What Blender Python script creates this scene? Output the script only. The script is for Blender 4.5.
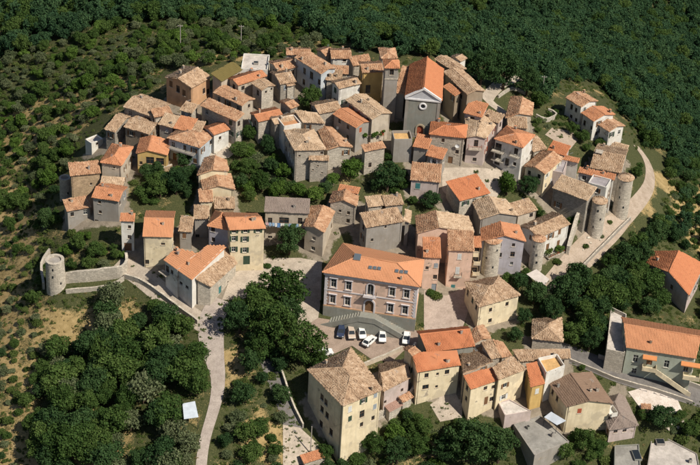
import bpy, bmesh, math, random
import numpy as np
from mathutils import Vector, Matrix
R = math.radians
for o in list(bpy.data.objects): bpy.data.objects.remove(o)
scene = bpy.context.scene
COL = scene.collection
random.seed(7)

# ------------------------------------------------------------ camera
PITCH, ROLL, DIST, FPX = R(34.0), R(3.5), 360.0, 1575.0
CW, CH = 700.0, 465.0
CENTRE = Vector((0, 0, 8.0))
CAMLOC = CENTRE + Vector((0, -math.cos(PITCH), math.sin(PITCH))) * DIST
CROT = (Matrix.Rotation(math.pi/2 - PITCH, 3, 'X') @ Matrix.Rotation(ROLL, 3, 'Z'))
cam_data = bpy.data.cameras.new('camera')
cam_data.sensor_fit = 'HORIZONTAL'; cam_data.sensor_width = 36.0
cam_data.lens = 36.0 * FPX / CW
cam_data.clip_start = 1.0; cam_data.clip_end = 9000.0
cam = bpy.data.objects.new('camera', cam_data); COL.objects.link(cam)
cam.matrix_world = Matrix.Translation(CAMLOC) @ CROT.to_4x4()
scene.camera = cam
# ------------------------------------------------------------ light
SUN_EL, SUN_AZ = R(50.0), R(54.0)        # azimuth: to the right of the line back to the camera
to_sun = Vector((math.sin(SUN_AZ)*math.cos(SUN_EL), -math.cos(SUN_AZ)*math.cos(SUN_EL), math.sin(SUN_EL)))
world = bpy.data.worlds.new('World'); scene.world = world; world.use_nodes = True
wn = world.node_tree; wn.nodes.clear()
sky = wn.nodes.new('ShaderNodeTexSky'); sky.sky_type = 'NISHITA'; sky.sun_disc = False
sky.sun_elevation = SUN_EL; sky.sun_rotation = math.atan2(to_sun.x, to_sun.y)
sky.altitude = 400; sky.air_density = 1.0; sky.dust_density = 1.0
bg = wn.nodes.new('ShaderNodeBackground'); bg.inputs['Strength'].default_value = 0.058
wo = wn.nodes.new('ShaderNodeOutputWorld')
wn.links.new(sky.outputs[0], bg.inputs[0]); wn.links.new(bg.outputs[0], wo.inputs[0])
sl = bpy.data.lights.new('sun', 'SUN'); sl.energy = 4.9; sl.angle = R(0.5); sl.color = (1.0, 0.935, 0.81)
sun = bpy.data.objects.new('sun', sl); COL.objects.link(sun)
sun.location = (120, -150, 200)
sun.rotation_euler = to_sun.to_track_quat('Z', 'Y').to_euler()
vs = scene.view_settings
vs.view_transform = 'Standard'; vs.look = 'None'; vs.exposure = 0.2; vs.gamma = 1.0; vs.use_curve_mapping = False

def ray(px, py):
    return (CROT @ Vector(((px - CW/2)/FPX, -(py - CH/2)/FPX, -1.0))).normalized()
def at(px, py, z):
    d = ray(px, py); t = (z - CAMLOC.z)/d.z
    return CAMLOC + d*t
CRI = CROT.transposed()
def project(p):
    v = CRI @ (Vector(p) - CAMLOC)
    return (CW/2 + FPX*v.x/-v.z, CH/2 - FPX*v.y/-v.z, -v.z)

# ------------------------------------------------------------ terrain
CP = [(370,340,0),(340,335,0),(405,345,0),(370,326,.3),(330,312,1.5),(345,262,5),(280,285,3),(246,272,4),(215,305,2),(205,335,0),(205,400,-4),
 (210,460,-8),(57,292,-1),(100,270,2),(125,255,4),(160,275,4),(20,300,-8),(10,400,-13),(100,400,-8),(60,440,-12),(130,330,-4),(60,340,-7),
 (60,230,2),(40,200,-4),(0,200,-8),(80,190,8),(90,147,8),(60,120,2),(20,100,-4),(130,175,10),(200,150,14),(130,112,14),(180,97,17),
 (240,78,20),(300,62,22),(350,57,22),(400,128,18),(430,62,22),(422,135,18),(340,172,14),(260,180,11),(265,215,8),(470,168,14),(510,168,13),
 (450,200,10),(520,112,14),(540,160,12),(590,143,9),(570,112,10),(630,142,2),(660,182,-4),(640,220,0),(590,265,0),(560,290,-1),(520,265,2),
 (480,300,1),(460,330,0),(540,345,-1.5),(600,335,-3),(660,300,-4),(700,260,-8),(700,392,-7),(640,412,-8),(580,430,-9),(520,458,-11),
 (430,450,-12),(340,458,-12),(384,412,-5.8),(366,430,-8.6),(390,425,-8),(440,402,-5),(300,400,-4),(250,400,-4),(300,455,-10),(440,300,1.5),(420,290,3),
 (350,30,8),(350,8,-4),(500,50,6),(600,50,-18),(700,50,-40),(500,0,-28),(200,40,15),(100,20,6),(0,40,-2),(700,150,-22),(655,110,-12),
 (230,20,8),(100,60,6),(0,120,-8),(700,210,-12),(700,465,-14),(0,465,-17),(560,380,-5),(610,390,-6),(660,390,-6)]
cpw = []
for (x, y, z) in CP:
    p = at(x, y, z); cpw.append((p.x, p.y, z))
for k in range(14):
    a = k/14*2*math.pi
    cpw.append((math.cos(a)*420, 40 + math.sin(a)*420, -48 - 14*math.sin(a*1.0) + 8*math.sin(3*a)))
cpw = np.array(cpw)
def _u(r2): return np.where(r2 > 1e-9, r2*np.log(np.maximum(r2, 1e-9)), 0.0)
def _fit():
    P = cpw[:, :2]/100.0; n = len(P)
    d2 = ((P[:, None]-P[None])**2).sum(-1)
    A = np.zeros((n+3, n+3)); A[:n, :n] = _u(d2) + np.eye(n)*0.004
    A[:n, n] = 1; A[:n, n+1:] = P; A[n, :n] = 1; A[n+1:, :n] = P.T
    b = np.zeros(n+3); b[:n] = cpw[:, 2]
    return P, np.linalg.solve(A, b)
_P, _w = _fit()
def heights(xy):
    xy = np.asarray(xy, float); q = xy/100.0
    out = np.empty(len(q))
    for i in range(0, len(q), 20000):
        s = q[i:i+20000]
        d2 = ((s[:, None]-_P[None])**2).sum(-1)
        out[i:i+20000] = _u(d2) @ _w[:-3] + _w[-3] + s @ _w[-2:]
    r = np.hypot(xy[:, 0], xy[:, 1]-40)
    t = np.clip((r-330)/220, 0, 1); t = t*t*(3-2*t)
    fold = np.clip((xy[:, 1]-165)/70, 0, 1)*(4.0*np.sin(xy[:, 0]/24+xy[:, 1]/37) + 2.2*np.sin(xy[:, 0]/11-xy[:, 1]/19)) + np.clip((xy[:, 0]-95)/50, 0, 1)*np.clip((xy[:, 1]-20)/60, 0, 1)*3.0*np.sin(xy[:, 0]/14-xy[:, 1]/21)
    out = out + fold
    far = -50 + 26*np.sin(xy[:, 0]/310+1)*np.cos(xy[:, 1]/270) + 40*np.clip((r-900)/2500, 0, 1)
    return out*(1-t) + far*t
def gz(x, y): return float(heights([(x, y)])[0])
def on_ground(px, py, h=0.0):
    """point whose height over the terrain is h and which a ray through the photo point meets"""
    z = h
    for _ in range(14):
        p = at(px, py, z); z = 0.4*z + 0.6*(gz(p.x, p.y) + h)
    return at(px, py, z)

# ------------------------------------------------------------ helpers
class MB:
    def __init__(s): s.v = []; s.f = []; s.m = []
    def face(s, pts, mi=0):
        n = len(s.v); s.v.extend([tuple(p) for p in pts]); s.f.append(tuple(range(n, n+len(pts)))); s.m.append(mi)
    def box(s, c, d, mi=0, rz=0.0, skip=()):
        hx, hy, hz = d[0]/2, d[1]/2, d[2]/2; co, si = math.cos(rz), math.sin(rz)
        n = len(s.v)
        for sx, sy, sz in ((-1,-1,-1),(1,-1,-1),(1,1,-1),(-1,1,-1),(-1,-1,1),(1,-1,1),(1,1,1),(-1,1,1)):
            x, y = sx*hx, sy*hy
            s.v.append((c[0]+x*co-y*si, c[1]+x*si+y*co, c[2]+sz*hz))
        for f in ((0,3,2,1),(4,5,6,7),(0,1,5,4),(1,2,6,5),(2,3,7,6),(3,0,4,7)):
            s.f.append(tuple(n+i for i in f)); s.m.append(mi)
    def prism(s, poly, z0, z1, mi=0):
        """poly CCW list of (x,y); z0,z1 numbers or lists"""
        k = len(poly); n = len(s.v)
        a = z0 if isinstance(z0, (list, tuple)) else [z0]*k
        b = z1 if isinstance(z1, (list, tuple)) else [z1]*k
        for (p, z) in zip(poly, a): s.v.append((p[0], p[1], z))
        for (p, z) in zip(poly, b): s.v.append((p[0], p[1], z))
        s.f.append(tuple(n+i for i in reversed(range(k)))); s.m.append(mi)
        s.f.append(tuple(n+k+i for i in range(k))); s.m.append(mi)
        for i in range(k):
            j = (i+1) % k
            s.f.append((n+i, n+j, n+k+j, n+k+i)); s.m.append(mi)
    def tube(s, pts, rad, seg=6, mi=0):
        if not isinstance(rad, (list, tuple)): rad = [rad]*len(pts)
        n = len(s.v); pts = [Vector(p) for p in pts]
        for i, p in enumerate(pts):
            t = (pts[min(i+1, len(pts)-1)] - pts[max(i-1, 0)]).normalized()
            a = t.cross(Vector((0, 0, 1)))
            if a.length < 1e-3: a = Vector((1, 0, 0))
            a.normalize(); b = t.cross(a)
            for k in range(seg):
                an = 2*math.pi*k/seg
                s.v.append(tuple(p + (a*math.cos(an) + b*math.sin(an))*rad[i]))
        for i in range(len(pts)-1):
            for k in range(seg):
                k2 = (k+1) % seg
                s.f.append((n+i*seg+k, n+i*seg+k2, n+(i+1)*seg+k2, n+(i+1)*seg+k)); s.m.append(mi)
        s.f.append(tuple(n+(len(pts)-1)*seg+k for k in range(seg))); s.m.append(mi)
        s.f.append(tuple(n+k for k in reversed(range(seg)))); s.m.append(mi)
    def lathe(s, prof, seg=20, c=(0, 0), mi=0, a0=0.0, a1=2*math.pi, cap=True):
        n = len(s.v); full = abs(a1-a0-2*math.pi) < 1e-6
        cols = seg if full else seg+1
        for (r, z) in prof:
            for k in range(cols):
                an = a0 + (a1-a0)*k/seg
                s.v.append((c[0]+r*math.cos(an), c[1]+r*math.sin(an), z))
        for i in range(len(prof)-1):
            for k in range(seg):
                k2 = (k+1) % cols
                s.f.append((n+i*cols+k, n+i*cols+k2, n+(i+1)*cols+k2, n+(i+1)*cols+k)); s.m.append(mi)
        if cap:
            s.f.append(tuple(n+(len(prof)-1)*cols+k for k in range(cols))); s.m.append(mi)
    def mesh(s, name, mats):
        me = bpy.data.meshes.new(name)
        me.from_pydata(s.v, [], s.f)
        for m in (mats if isinstance(mats, (list, tuple)) else [mats]): me.materials.append(m)
        if any(s.m): me.polygons.foreach_set('material_index', s.m)
        me.update()
        return me
    def build(s, name, mats, parent=None, loc=None, rz=0.0, smooth=False):
        me = s.mesh(name, mats)
        if smooth: me.polygons.foreach_set('use_smooth', [True]*len(me.polygons))
        return link(name, me, parent, loc, rz)
def link(name, me, parent=None, loc=None, rz=0.0):
    o = bpy.data.objects.new(name, me); COL.objects.link(o)
    if parent: o.parent = parent
    if loc is not None: o.location = loc
    if rz: o.rotation_euler.z = rz
    return o
def empty(name, loc, label, cat, group=None, rz=0.0):
    o = bpy.data.objects.new(name, None); COL.objects.link(o); o.location = loc; o.rotation_euler.z = rz
    o.empty_display_size = 0.5
    return tag(o, label, cat, group)
def tag(o, label=None, cat=None, group=None, kind=None):
    if label: o['label'] = label
    if cat: o['category'] = cat
    if group: o['group'] = group
    if kind: o['kind'] = kind
    return o

# ------------------------------------------------------------ materials
_M = {}
class NT:
    def __init__(s, name):
        s.m = bpy.data.materials.new(name); s.m.use_nodes = True
        s.t = s.m.node_tree; s.t.nodes.clear()
        s.out = s.n('OutputMaterial'); s.b = s.n('BsdfPrincipled')
        s.l(s.b.outputs[0], s.out.inputs[0])
        s.b.inputs['Roughness'].default_value = 0.9
        s.b.inputs['Specular IOR Level'].default_value = 0.2
    def n(s, t, **kw):
        nd = s.t.nodes.new('ShaderNode'+t)
        for k, v in kw.items():
            if k.startswith('i_'):
                nd.inputs[k[2:].replace('_', ' ')].default_value = v
            else: setattr(nd, k, v)
        return nd
    def l(s, a, b): s.t.links.new(a, b)
    def coord(s, kind='Object', scale=None):
        c = s.n('TexCoord').outputs[kind]
        if scale is None: return c
        mp = s.n('Mapping'); mp.inputs['Scale'].default_value = scale; s.l(c, mp.inputs[0]); return mp.outputs[0]
    def worldpos(s): return s.n('NewGeometry').outputs['Position']
    def noise(s, vec, scale, detail=4, rough=0.6):
        nd = s.n('TexNoise'); nd.inputs['Scale'].default_value = scale; nd.inputs['Detail'].default_value = detail
        nd.inputs['Roughness'].default_value = rough; s.l(vec, nd.inputs['Vector']); return nd.outputs['Fac']
    def ramp(s, fac, stops, interp='LINEAR'):
        r = s.n('ValToRGB'); cr = r.color_ramp; cr.interpolation = interp
        while len(cr.elements) < len(stops): cr.elements.new(0.5)
        for e, (p, c) in zip(cr.elements, stops):
            e.position = p; e.color = (c[0], c[1], c[2], 1) if hasattr(c, '__len__') else (c, c, c, 1)
        s.l(fac, r.inputs[0]); return r.outputs[0]
    def mix(s, fac, a, b, mode='MIX'):
        m = s.n('Mix', data_type='RGBA', blend_type=mode)
        for sock, v in ((m.inputs[0], fac), (m.inputs[6], a), (m.inputs[7], b)):
            if hasattr(v, 'default_value') or hasattr(v, 'links'): s.l(v, sock)
            elif hasattr(v, '__len__'): sock.default_value = (v[0], v[1], v[2], 1)
            else: sock.default_value = v
        return m.outputs[2]
    def math(s, op, a, b=0.0, clamp=False):
        m = s.n('Math', operation=op, use_clamp=clamp)
        for sock, v in ((m.inputs[0], a), (m.inputs[1], b)):
            if hasattr(v, 'links'): s.l(v, sock)
            else: sock.default_value = v
        return m.outputs[0]
    def bump(s, h, strength=0.5, dist=0.05):
        b = s.n('Bump'); b.inputs['Strength'].default_value = strength; b.inputs['Distance'].default_value = dist
        s.l(h, b.inputs['Height']); s.l(b.outputs[0], s.b.inputs['Normal'])
    def col(s, c):
        if hasattr(c, 'links'): s.l(c, s.b.inputs['Base Color'])
        else: s.b.inputs['Base Color'].default_value = (c[0], c[1], c[2], 1)
def sc(c, k): return tuple(min(1, x*k) for x in c)
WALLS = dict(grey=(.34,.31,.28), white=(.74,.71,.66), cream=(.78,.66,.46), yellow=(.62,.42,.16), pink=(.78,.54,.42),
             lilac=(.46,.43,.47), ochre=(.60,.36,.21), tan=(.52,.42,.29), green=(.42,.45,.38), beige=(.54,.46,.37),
             cement=(.27,.27,.24), blue=(.52,.56,.60), brown=(.33,.26,.19), rose=(.56,.46,.43))  # blue: cool tint of sky-lit shade put into the wall colour
def m_wall(kind):
    key = 'wall_'+kind
    if key in _M: return _M[key]
    if kind in ('stone', 'palestone', 'darkstone', 'rubble'):
        base = {'stone': (.46,.40,.33), 'palestone': (.52,.46,.38), 'darkstone': (.33,.295,.25), 'rubble': (.46,.33,.21)}[kind]
        n = NT(key); p = n.worldpos()
        mp = n.n('Mapping'); mp.inputs['Scale'].default_value = (1.0, 1.0, 1.7); n.l(p, mp.inputs[0])
        v = n.n('TexVoronoi'); v.inputs['Scale'].default_value = 2.3; n.l(mp.outputs[0], v.inputs['Vector'])
        ve = n.n('TexVoronoi', feature='DISTANCE_TO_EDGE'); ve.inputs['Scale'].default_value = 2.3; n.l(mp.outputs[0], ve.inputs['Vector'])
        sep = n.n('SeparateColor'); n.l(v.outputs['Color'], sep.inputs[0])
        c1 = n.ramp(sep.outputs[0], [(0, sc(base, .70)), (.35, sc(base, .93)), (.7, sc(base, 1.07)), (1, sc(base, 1.3))])
        j = n.ramp(ve.outputs['Distance'], [(0, 0.0), (.09, 1.0)])
        c2 = n.mix(j, sc(base, .74), c1)
        big = n.noise(p, .35, 5)
        c3 = n.mix(n.ramp(big, [(.35, 0.0), (.7, .55)]), c2, sc(base, .62))
        n.col(c3); n.bump(j, .5, .05)
    else:
        base = WALLS[kind]; n = NT(key); p = n.worldpos()
        mp = n.n('Mapping'); mp.inputs['Scale'].default_value = (1.3, 1.3, .22); n.l(p, mp.inputs[0])
        streak = n.noise(mp.outputs[0], 1.1, 6, .65)
        blot = n.noise(p, .55, 6, .62); fine = n.noise(p, 7, 4)
        c = n.mix(n.ramp(streak, [(.42, 0.0), (.72, .55)]), base, sc(base, .58))
        c = n.mix(n.ramp(blot, [(.40, 0.0), (.52, .28), (.66, .62)]), c, (base[0]*.66+.02, base[1]*.62+.02, base[2]*.56+.015))
        c = n.mix(n.ramp(fine, [(.35, .30), (.6, 0.0)]), c, sc(base, .7))
        patch = n.noise(p, .23, 3)
        c = n.mix(n.ramp(patch, [(.57, 0.0), (.61, .6)]), c, (base[0]*.45+.13, base[1]*.45+.11, base[2]*.45+.09))
        vor = n.n('TexVoronoi'); vor.inputs['Scale'].default_value = 2.6; n.l(p, vor.inputs['Vector'])
        sp = n.n('SeparateColor'); n.l(vor.outputs['Color'], sp.inputs[0])
        bare = n.ramp(n.noise(p, .42, 6, .7), [(.63, 0.0), (.655, .85)])
        c = n.mix(bare, c, n.ramp(sp.outputs[0], [(0, (.22,.18,.14)), (1, (.42,.36,.29))]))
        n.col(c); n.bump(fine, .35, .03)
    _M[key] = n.m; return n.m
ROOFS = dict(
 old=[(0,(.150,.095,.064)),(.18,(.29,.185,.118)),(.45,(.405,.275,.178)),(.75,(.49,.352,.24)),(1,(.63,.49,.365))],
 pale=[(0,(.205,.135,.088)),(.2,(.36,.245,.157)),(.5,(.475,.34,.228)),(.8,(.56,.42,.295)),(1,(.67,.54,.41))],
 mix=[(0,(.165,.088,.055)),(.2,(.33,.178,.105)),(.5,(.445,.255,.152)),(.8,(.515,.335,.215)),(1,(.63,.46,.33))],
 orange=[(0,(0.270,0.107,0.056)),(.25,(0.423,0.185,0.095)),(.6,(0.517,0.237,0.125)),(1,(0.594,0.318,0.189))],
 newred=[(0,(0.324,0.116,0.056)),(.3,(0.459,0.176,0.086)),(.7,(0.517,0.211,0.103)),(1,(0.576,0.267,0.142))],
 smooth=[(0,(0.450,0.202,0.103)),(.4,(0.517,0.245,0.129)),(.7,(0.558,0.267,0.142)),(1,(0.612,0.323,0.185))],
 brown=[(0,(0.126,0.077,0.052)),(.3,(0.198,0.129,0.090)),(.7,(0.243,0.163,0.116)),(1,(0.297,0.206,0.150))],
 rosebrown=[(0,(0.216,0.129,0.103)),(.3,(0.306,0.189,0.150)),(.7,(0.351,0.224,0.176)),(1,(0.405,0.275,0.224))],
 slate=[(0,(0.153,0.120,0.103)),(.3,(0.225,0.176,0.150)),(.7,(0.270,0.215,0.185)),(1,(0.342,0.275,0.241))],
 olive=[(0,(0.117,0.090,0.030)),(.5,(0.153,0.120,0.043)),(1,(0.189,0.146,0.060))])
ROUGHROOF = {'old': 1.0, 'pale': .9, 'mix': .95, 'orange': .65, 'newred': .5, 'smooth': .25, 'brown': .35, 'rosebrown': .35, 'slate': .5, 'olive': .3}
def m_roof(kind):
    key = 'roof_'+kind
    if key in _M: return _M[key]
    n = NT(key); p = n.worldpos(); k = ROUGHROOF[kind]
    isl = n.n('NewGeometry').outputs['Random Per Island']
    clump = n.noise(p, .8, 5, .7)
    f = n.math('ADD', n.math('MULTIPLY', isl, .45*k), n.math('MULTIPLY', n.math('SUBTRACT', clump, .5), 1.9*k))
    f = n.math('ADD', f, .5 - .225*k, True)
    c = n.ramp(f, ROOFS[kind])
    mid = ROOFS[kind][1][1]
    lich = n.noise(p, 2.2, 4, .7)
    c = n.mix(n.ramp(lich, [(.60, 0.0), (.68, .45*k)]), c, sc(mid, .62))
    tone = n.noise(p, .09, 2)
    c = n.mix(n.ramp(tone, [(.35, .24*k), (.6, 0.0)]), c, sc(ROOFS[kind][2][1], .72))
    n.col(c); n.b.inputs['Roughness'].default_value = .92
    fine = n.noise(p, 9, 3); n.bump(fine, .3, .03)
    _M[key] = n.m; return n.m
def m_plain(name, c, rough=.7, metal=0.0, var=.25, spec=.3, scale=1.5):
    if name in _M: return _M[name]
    n = NT(name); p = n.worldpos()
    f = n.noise(p, scale, 4)
    n.col(n.mix(n.ramp(f, [(.35, var), (.65, 0.0)]), c, sc(c, .5)))
    n.b.inputs['Roughness'].default_value = rough; n.b.inputs['Metallic'].default_value = metal
    n.b.inputs['Specular IOR Level'].default_value = spec
    _M[name] = n.m; return n.m
def m_flat(name, c):
    key = 'flat_'+name
    if key in _M: return _M[key]
    n = NT(key); p = n.worldpos()
    a = n.noise(p, .35, 7, .7); b = n.noise(p, 1.6, 6, .75); d = n.noise(p, 9, 3)
    col = n.mix(n.ramp(a, [(.38, 0.0), (.50, .35), (.66, .75)]), c, sc(c, .48))
    col = n.mix(n.ramp(b, [(.5, 0.0), (.68, .6)]), col, (c[0]*.38+.03, c[1]*.38+.03, c[2]*.34+.02))
    col = n.mix(n.ramp(d, [(.35, .25), (.55, 0.0)]), col, sc(c, .6))
    n.col(col); n.bump(b, .4, .05); _M[key] = n.m; return n.m
def m_glass(name='window_glass', c=(.02,.025,.03)):
    if name in _M: return _M[name]
    n = NT(name); n.col(c); n.b.inputs['Roughness'].default_value = .12; n.b.inputs['Specular IOR Level'].default_value = .5
    _M[name] = n.m; return n.m
def m_leaf(name, cols, hue=.0):
    if name in _M: return _M[name]
    n = NT(name); g = n.n('NewGeometry'); oi = n.n('ObjectInfo')
    f = n.math('ADD', n.math('MULTIPLY', g.outputs['Random Per Island'], .38), n.math('MULTIPLY', oi.outputs['Random'], .42))
    f = n.math('ADD', f, n.math('MULTIPLY', n.math('SUBTRACT', n.noise(n.worldpos(), .45, 3), .28), .5), True)
    c = n.ramp(f, [(i/(len(cols)-1), x) for i, x in enumerate(cols)])
    n.col(c); n.b.inputs['Roughness'].default_value = .75; n.b.inputs['Specular IOR Level'].default_value = .12
    tr = n.n('BsdfTranslucent'); n.l(c, tr.inputs[0])
    ms = n.n('MixShader'); ms.inputs[0].default_value = .30
    n.l(n.b.outputs[0], ms.inputs[1]); n.l(tr.outputs[0], ms.inputs[2]); n.l(ms.outputs[0], n.out.inputs[0])
    _M[name] = n.m; return n.m
# ------------------------------------------------------------ houses
def tile_arrays(poly, rng, w=.25, ln=.42, jit=.02):
    P = [np.array(p) for p in poly]
    e1 = P[1]-P[0]; e1 /= np.linalg.norm(e1)
    nn = np.cross(P[1]-P[0], P[-1]-P[0]); nn /= np.linalg.norm(nn)
    if nn[2] < 0: nn = -nn
    e2 = np.cross(nn, e1)
    if np.dot(e2, P[-1]-P[0]) < 0: e2 = -e2
    Q = np.array([[np.dot(p-P[0], e1), np.dot(p-P[0], e2)] for p in P])
    lo, hi = Q.min(0), Q.max(0)
    us = np.arange(lo[0]+w*.5, hi[0], w); vs_ = np.arange(lo[1]+ln*.3, hi[1], ln)
    if len(us) == 0 or len(vs_) == 0: return None
    U, V = np.meshgrid(us, vs_); U = U.ravel(); V = V.ravel()
    U = U + rng.normal(0, jit*.6, len(U)); V = V + rng.normal(0, jit, len(V))
    ok = np.ones(len(U), bool)
    area = 0.5*np.sum(Q[:, 0]*np.roll(Q[:, 1], -1) - np.roll(Q[:, 0], -1)*Q[:, 1]); s = 1 if area > 0 else -1
    for i in range(len(Q)):
        a, b = Q[i], Q[(i+1) % len(Q)]
        cr = (b[0]-a[0])*(V-a[1]) - (b[1]-a[1])*(U-a[0])
        ok &= s*cr/ (np.linalg.norm(b-a)+1e-9) > .04
    U = U[ok]; V = V[ok]; n = len(U)
    if n == 0: return None
    hw = w*.47
    sect = [(-hw, -.05), (-hw*.5, .075), (hw*.5, .075), (hw, -.05)]
    tilt = rng.normal(0, jit*.8, n); lift = np.abs(rng.normal(0, jit*.8, n))
    verts = np.empty((n, 8, 3))
    c3 = P[0] + U[:, None]*e1 + V[:, None]*e2; ph = rng.uniform(0, 6.28, 4)
    sag = jit*1.7*(np.sin(c3[:, 0]*.9+ph[0])*np.cos(c3[:, 1]*.8+ph[1]) + .6*np.sin(c3[:, 0]*2.1+c3[:, 1]*1.7+ph[2]))
    lift = lift + sag + jit*1.2
    for k, (du, dz) in enumerate(sect):
        for e, (dv, zz, tp) in enumerate(((-ln*.55, .035, 1.0), (ln*.55, 0.0, .86))):
            u = U + du*tp + tilt*(1 if e == 0 else -1); v = V + dv; z = dz*tp + zz + lift
            verts[:, e*4+k] = P[0] + u[:, None]*e1 + v[:, None]*e2 + z[:, None]*nn
    f = np.array([[0,1,5,4],[1,2,6,5],[2,3,7,6],[3,2,1,0]])
    faces = (np.arange(n)[:, None, None]*8 + f[None]).reshape(-1, 4)
    return verts.reshape(-1, 3), faces
def quad_mesh(name, parts, mat):
    vs_, fs = [], []; off = 0
    for a in parts:
        if a is None: continue
        vs_.append(a[0]); fs.append(a[1]+off); off += len(a[0])
    if not vs_: return None
    v = np.concatenate(vs_).astype(np.float32); f = np.concatenate(fs).astype(np.int32)
    me = bpy.data.meshes.new(name)
    me.vertices.add(len(v)); me.vertices.foreach_set('co', v.ravel())
    me.loops.add(f.size); me.loops.foreach_set('vertex_index', f.ravel())
    me.polygons.add(len(f)); me.polygons.foreach_set('loop_start', np.arange(0, f.size, 4, dtype=np.int32))
    me.materials.append(mat); me.update(calc_edges=True)
    return me

_WM = {}
def window_meshes(w, h, style, scol):
    key = (round(w, 2), round(h, 2), style, scol)
    if key in _WM: return _WM[key]
    out = {}
    fr = m_plain('white_frame', (.62,.60,.55), .6) if style in ('p', 'o', 'big') else m_plain('brown_frame', (.16,.09,.05), .7)
    shm = {'g': m_plain('green_shutter', (.045,.075,.05), .7), 'b': m_plain('brown_shutter', (.19,.10,.05), .75),
           't': m_plain('teal_shutter', (.06,.20,.20), .7), 'w': m_plain('pale_shutter', (.60,.60,.58), .7),
           'r': m_plain('red_shutter', (.40,.10,.05), .7), 's': m_plain('grey_shutter', (.30,.33,.36), .7)}[scol]
    mb = MB()
    if style == 'd':
        n = max(2, round(w/.22)); bw = w/n
        for i in range(n): mb.box((-w/2+bw*(i+.5), -.13, h/2), (bw-.012, .05, h-.02))
        mb.box((0, -.105, h*.25), (w-.1, .03, .1)); mb.box((0, -.105, h*.75), (w-.1, .03, .1))
        out['frame'] = mb.mesh('door', shm)
        k = MB(); k.lathe([(.0, 0), (.03, .01), (.035, .03), (.02, .05)], 8); out['handle'] = k.mesh('handle', m_plain('brass', (.45,.33,.12), .4, .8))
    else:
        t = .07
        mb.box((0, -.12, t/2), (w, .06, t)); mb.box((0, -.12, h-t/2), (w, .06, t))
        mb.box((-w/2+t/2, -.12, h/2), (t, .06, h-2*t)); mb.box((w/2-t/2, -.12, h/2), (t, .06, h-2*t))
        if w > .6: mb.box((0, -.115, h/2), (.05, .05, h-2*t))
        if h > 1.2 and style != 'big': mb.box((0, -.118, h*.62), (w-2*t, .04, .04))
        out['frame'] = mb.mesh('window', fr)
        p = MB(); p.box((0, -.15, h/2), (w-.02, .02, h-.02)); out['pane'] = p.mesh('pane', m_glass())
        s = MB(); s.box((0, .045, -.05), (w+.24, .13, .09)); out['sill'] = s.mesh('sill', m_wall('palestone'))
        if style in ('o', 'c'):
            q = MB(); sw = w/2
            q.box((0, 0, h/2), (sw-.02, .035, h+.04))
            for i in range(int(h/.14)): q.box((0, .022, .08+i*.14), (sw-.12, .014, .05))
            out['shutter'] = q.mesh('shutter', shm)
    _WM[key] = out; return out
def place_window(parent, loc, rz, w, h, style, scol, rng, u_ok=True):
    ms = window_meshes(w, h, style, scol)
    nm = 'door' if style == 'd' else 'window'
    f = link(nm, ms['frame'], parent, loc, rz)
    if style == 'd':
        link('handle', ms['handle'], f, (w*.36, -.10, h*.48)).rotation_euler.x = -math.pi/2
        return f
    link('pane', ms['pane'], f); link('sill', ms['sill'], f)
    if style == 'o':
        for s in (-1, 1):
            o = link('shutter', ms['shutter'], f, (s*(w*.75+.03), .05, 0))
            o.rotation_euler.z = s*rng.uniform(.0, .12)
    elif style == 'c':
        for s in (-1, 1): link('shutter', ms['shutter'], f, (s*w*.25, .015, 0))
    return f

HOUSES = {}
def vlerp(a, b, t): return a + (b-a)*t
class House: pass
def inset(quad, d):
    out = []
    n = len(quad)
    for i in range(n):
        a, b, c = quad[i-1], quad[i], quad[(i+1) % n]
        u = (a-b).normalized(); v = (c-b).normalized()
        s = abs(u.x*v.y-u.y*v.x)
        out.append(b + (u+v)*(d/max(s, .35)))
    return out
def solve_quad(p0, p1, d, h, rt, pitch):
    tp = math.tan(pitch)
    m = ((p0[0]+p1[0])/2, (p0[1]+p1[1])/2)
    rise = 1.5; z = h
    hi = {'S': (0,0,1,1), 'T': (1,1,0,0), 'R': (1,0,0,1), 'L': (0,1,1,0)}.get(rt, (0,0,0,0))
    z = on_ground(m[0], m[1], h).z
    for _ in range(6):
        A = at(*p0, z + hi[0]*rise); B = at(*p1, z + hi[1]*rise)
        mid = (A+B)/2; zz = gz(mid.x, mid.y) + h; z = .5*z + .5*zz
        A = at(*p0, z + hi[0]*rise); B = at(*p1, z + hi[1]*rise)
        ab = Vector((B.x-A.x, B.y-A.y)); nrm = Vector((-ab.y, ab.x)).normalized()
        if isinstance(d, list):
            C = at(*d[0], z + hi[2]*rise); D = at(*d[1], z + hi[3]*rise)
        else:
            if isinstance(d, (int, float)): dep = d
            elif d[0] == 'r':
                fac = 1.0 if rt == 'S' else 0.5
                dep = 4.0
                for _k in range(12):
                    q = at(d[1], d[2], z + tp*dep*fac)
                    dd = (Vector((q.x, q.y)) - Vector((B.x, B.y))).dot(nrm)/fac
                    dep = .5*dep + .5*max(1.5, dd) if rt != 'S' else .5*dep + .5*max(1.5, dd)
                if rt != 'S': pass
            else:
                q = at(d[0], d[1], z + hi[2]*rise)
                dep = max(2.0, (Vector((q.x, q.y)) - Vector((B.x, B.y))).dot(nrm))
            C = Vector((B.x+nrm.x*dep, B.y+nrm.y*dep, 0)); D = Vector((A.x+nrm.x*dep, A.y+nrm.y*dep, 0))
        q = [Vector((v.x, v.y)) for v in (A, B, C, D)]
        wid = ((q[1]-q[0]).length + (q[2]-q[3]).length)/2; dep_ = ((q[2]-q[1]).length + (q[3]-q[0]).length)/2
        if rt in 'ST': rise = tp*dep_
        elif rt in 'RL': rise = tp*wid
    return q, z, rise, wid, dep_

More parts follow.
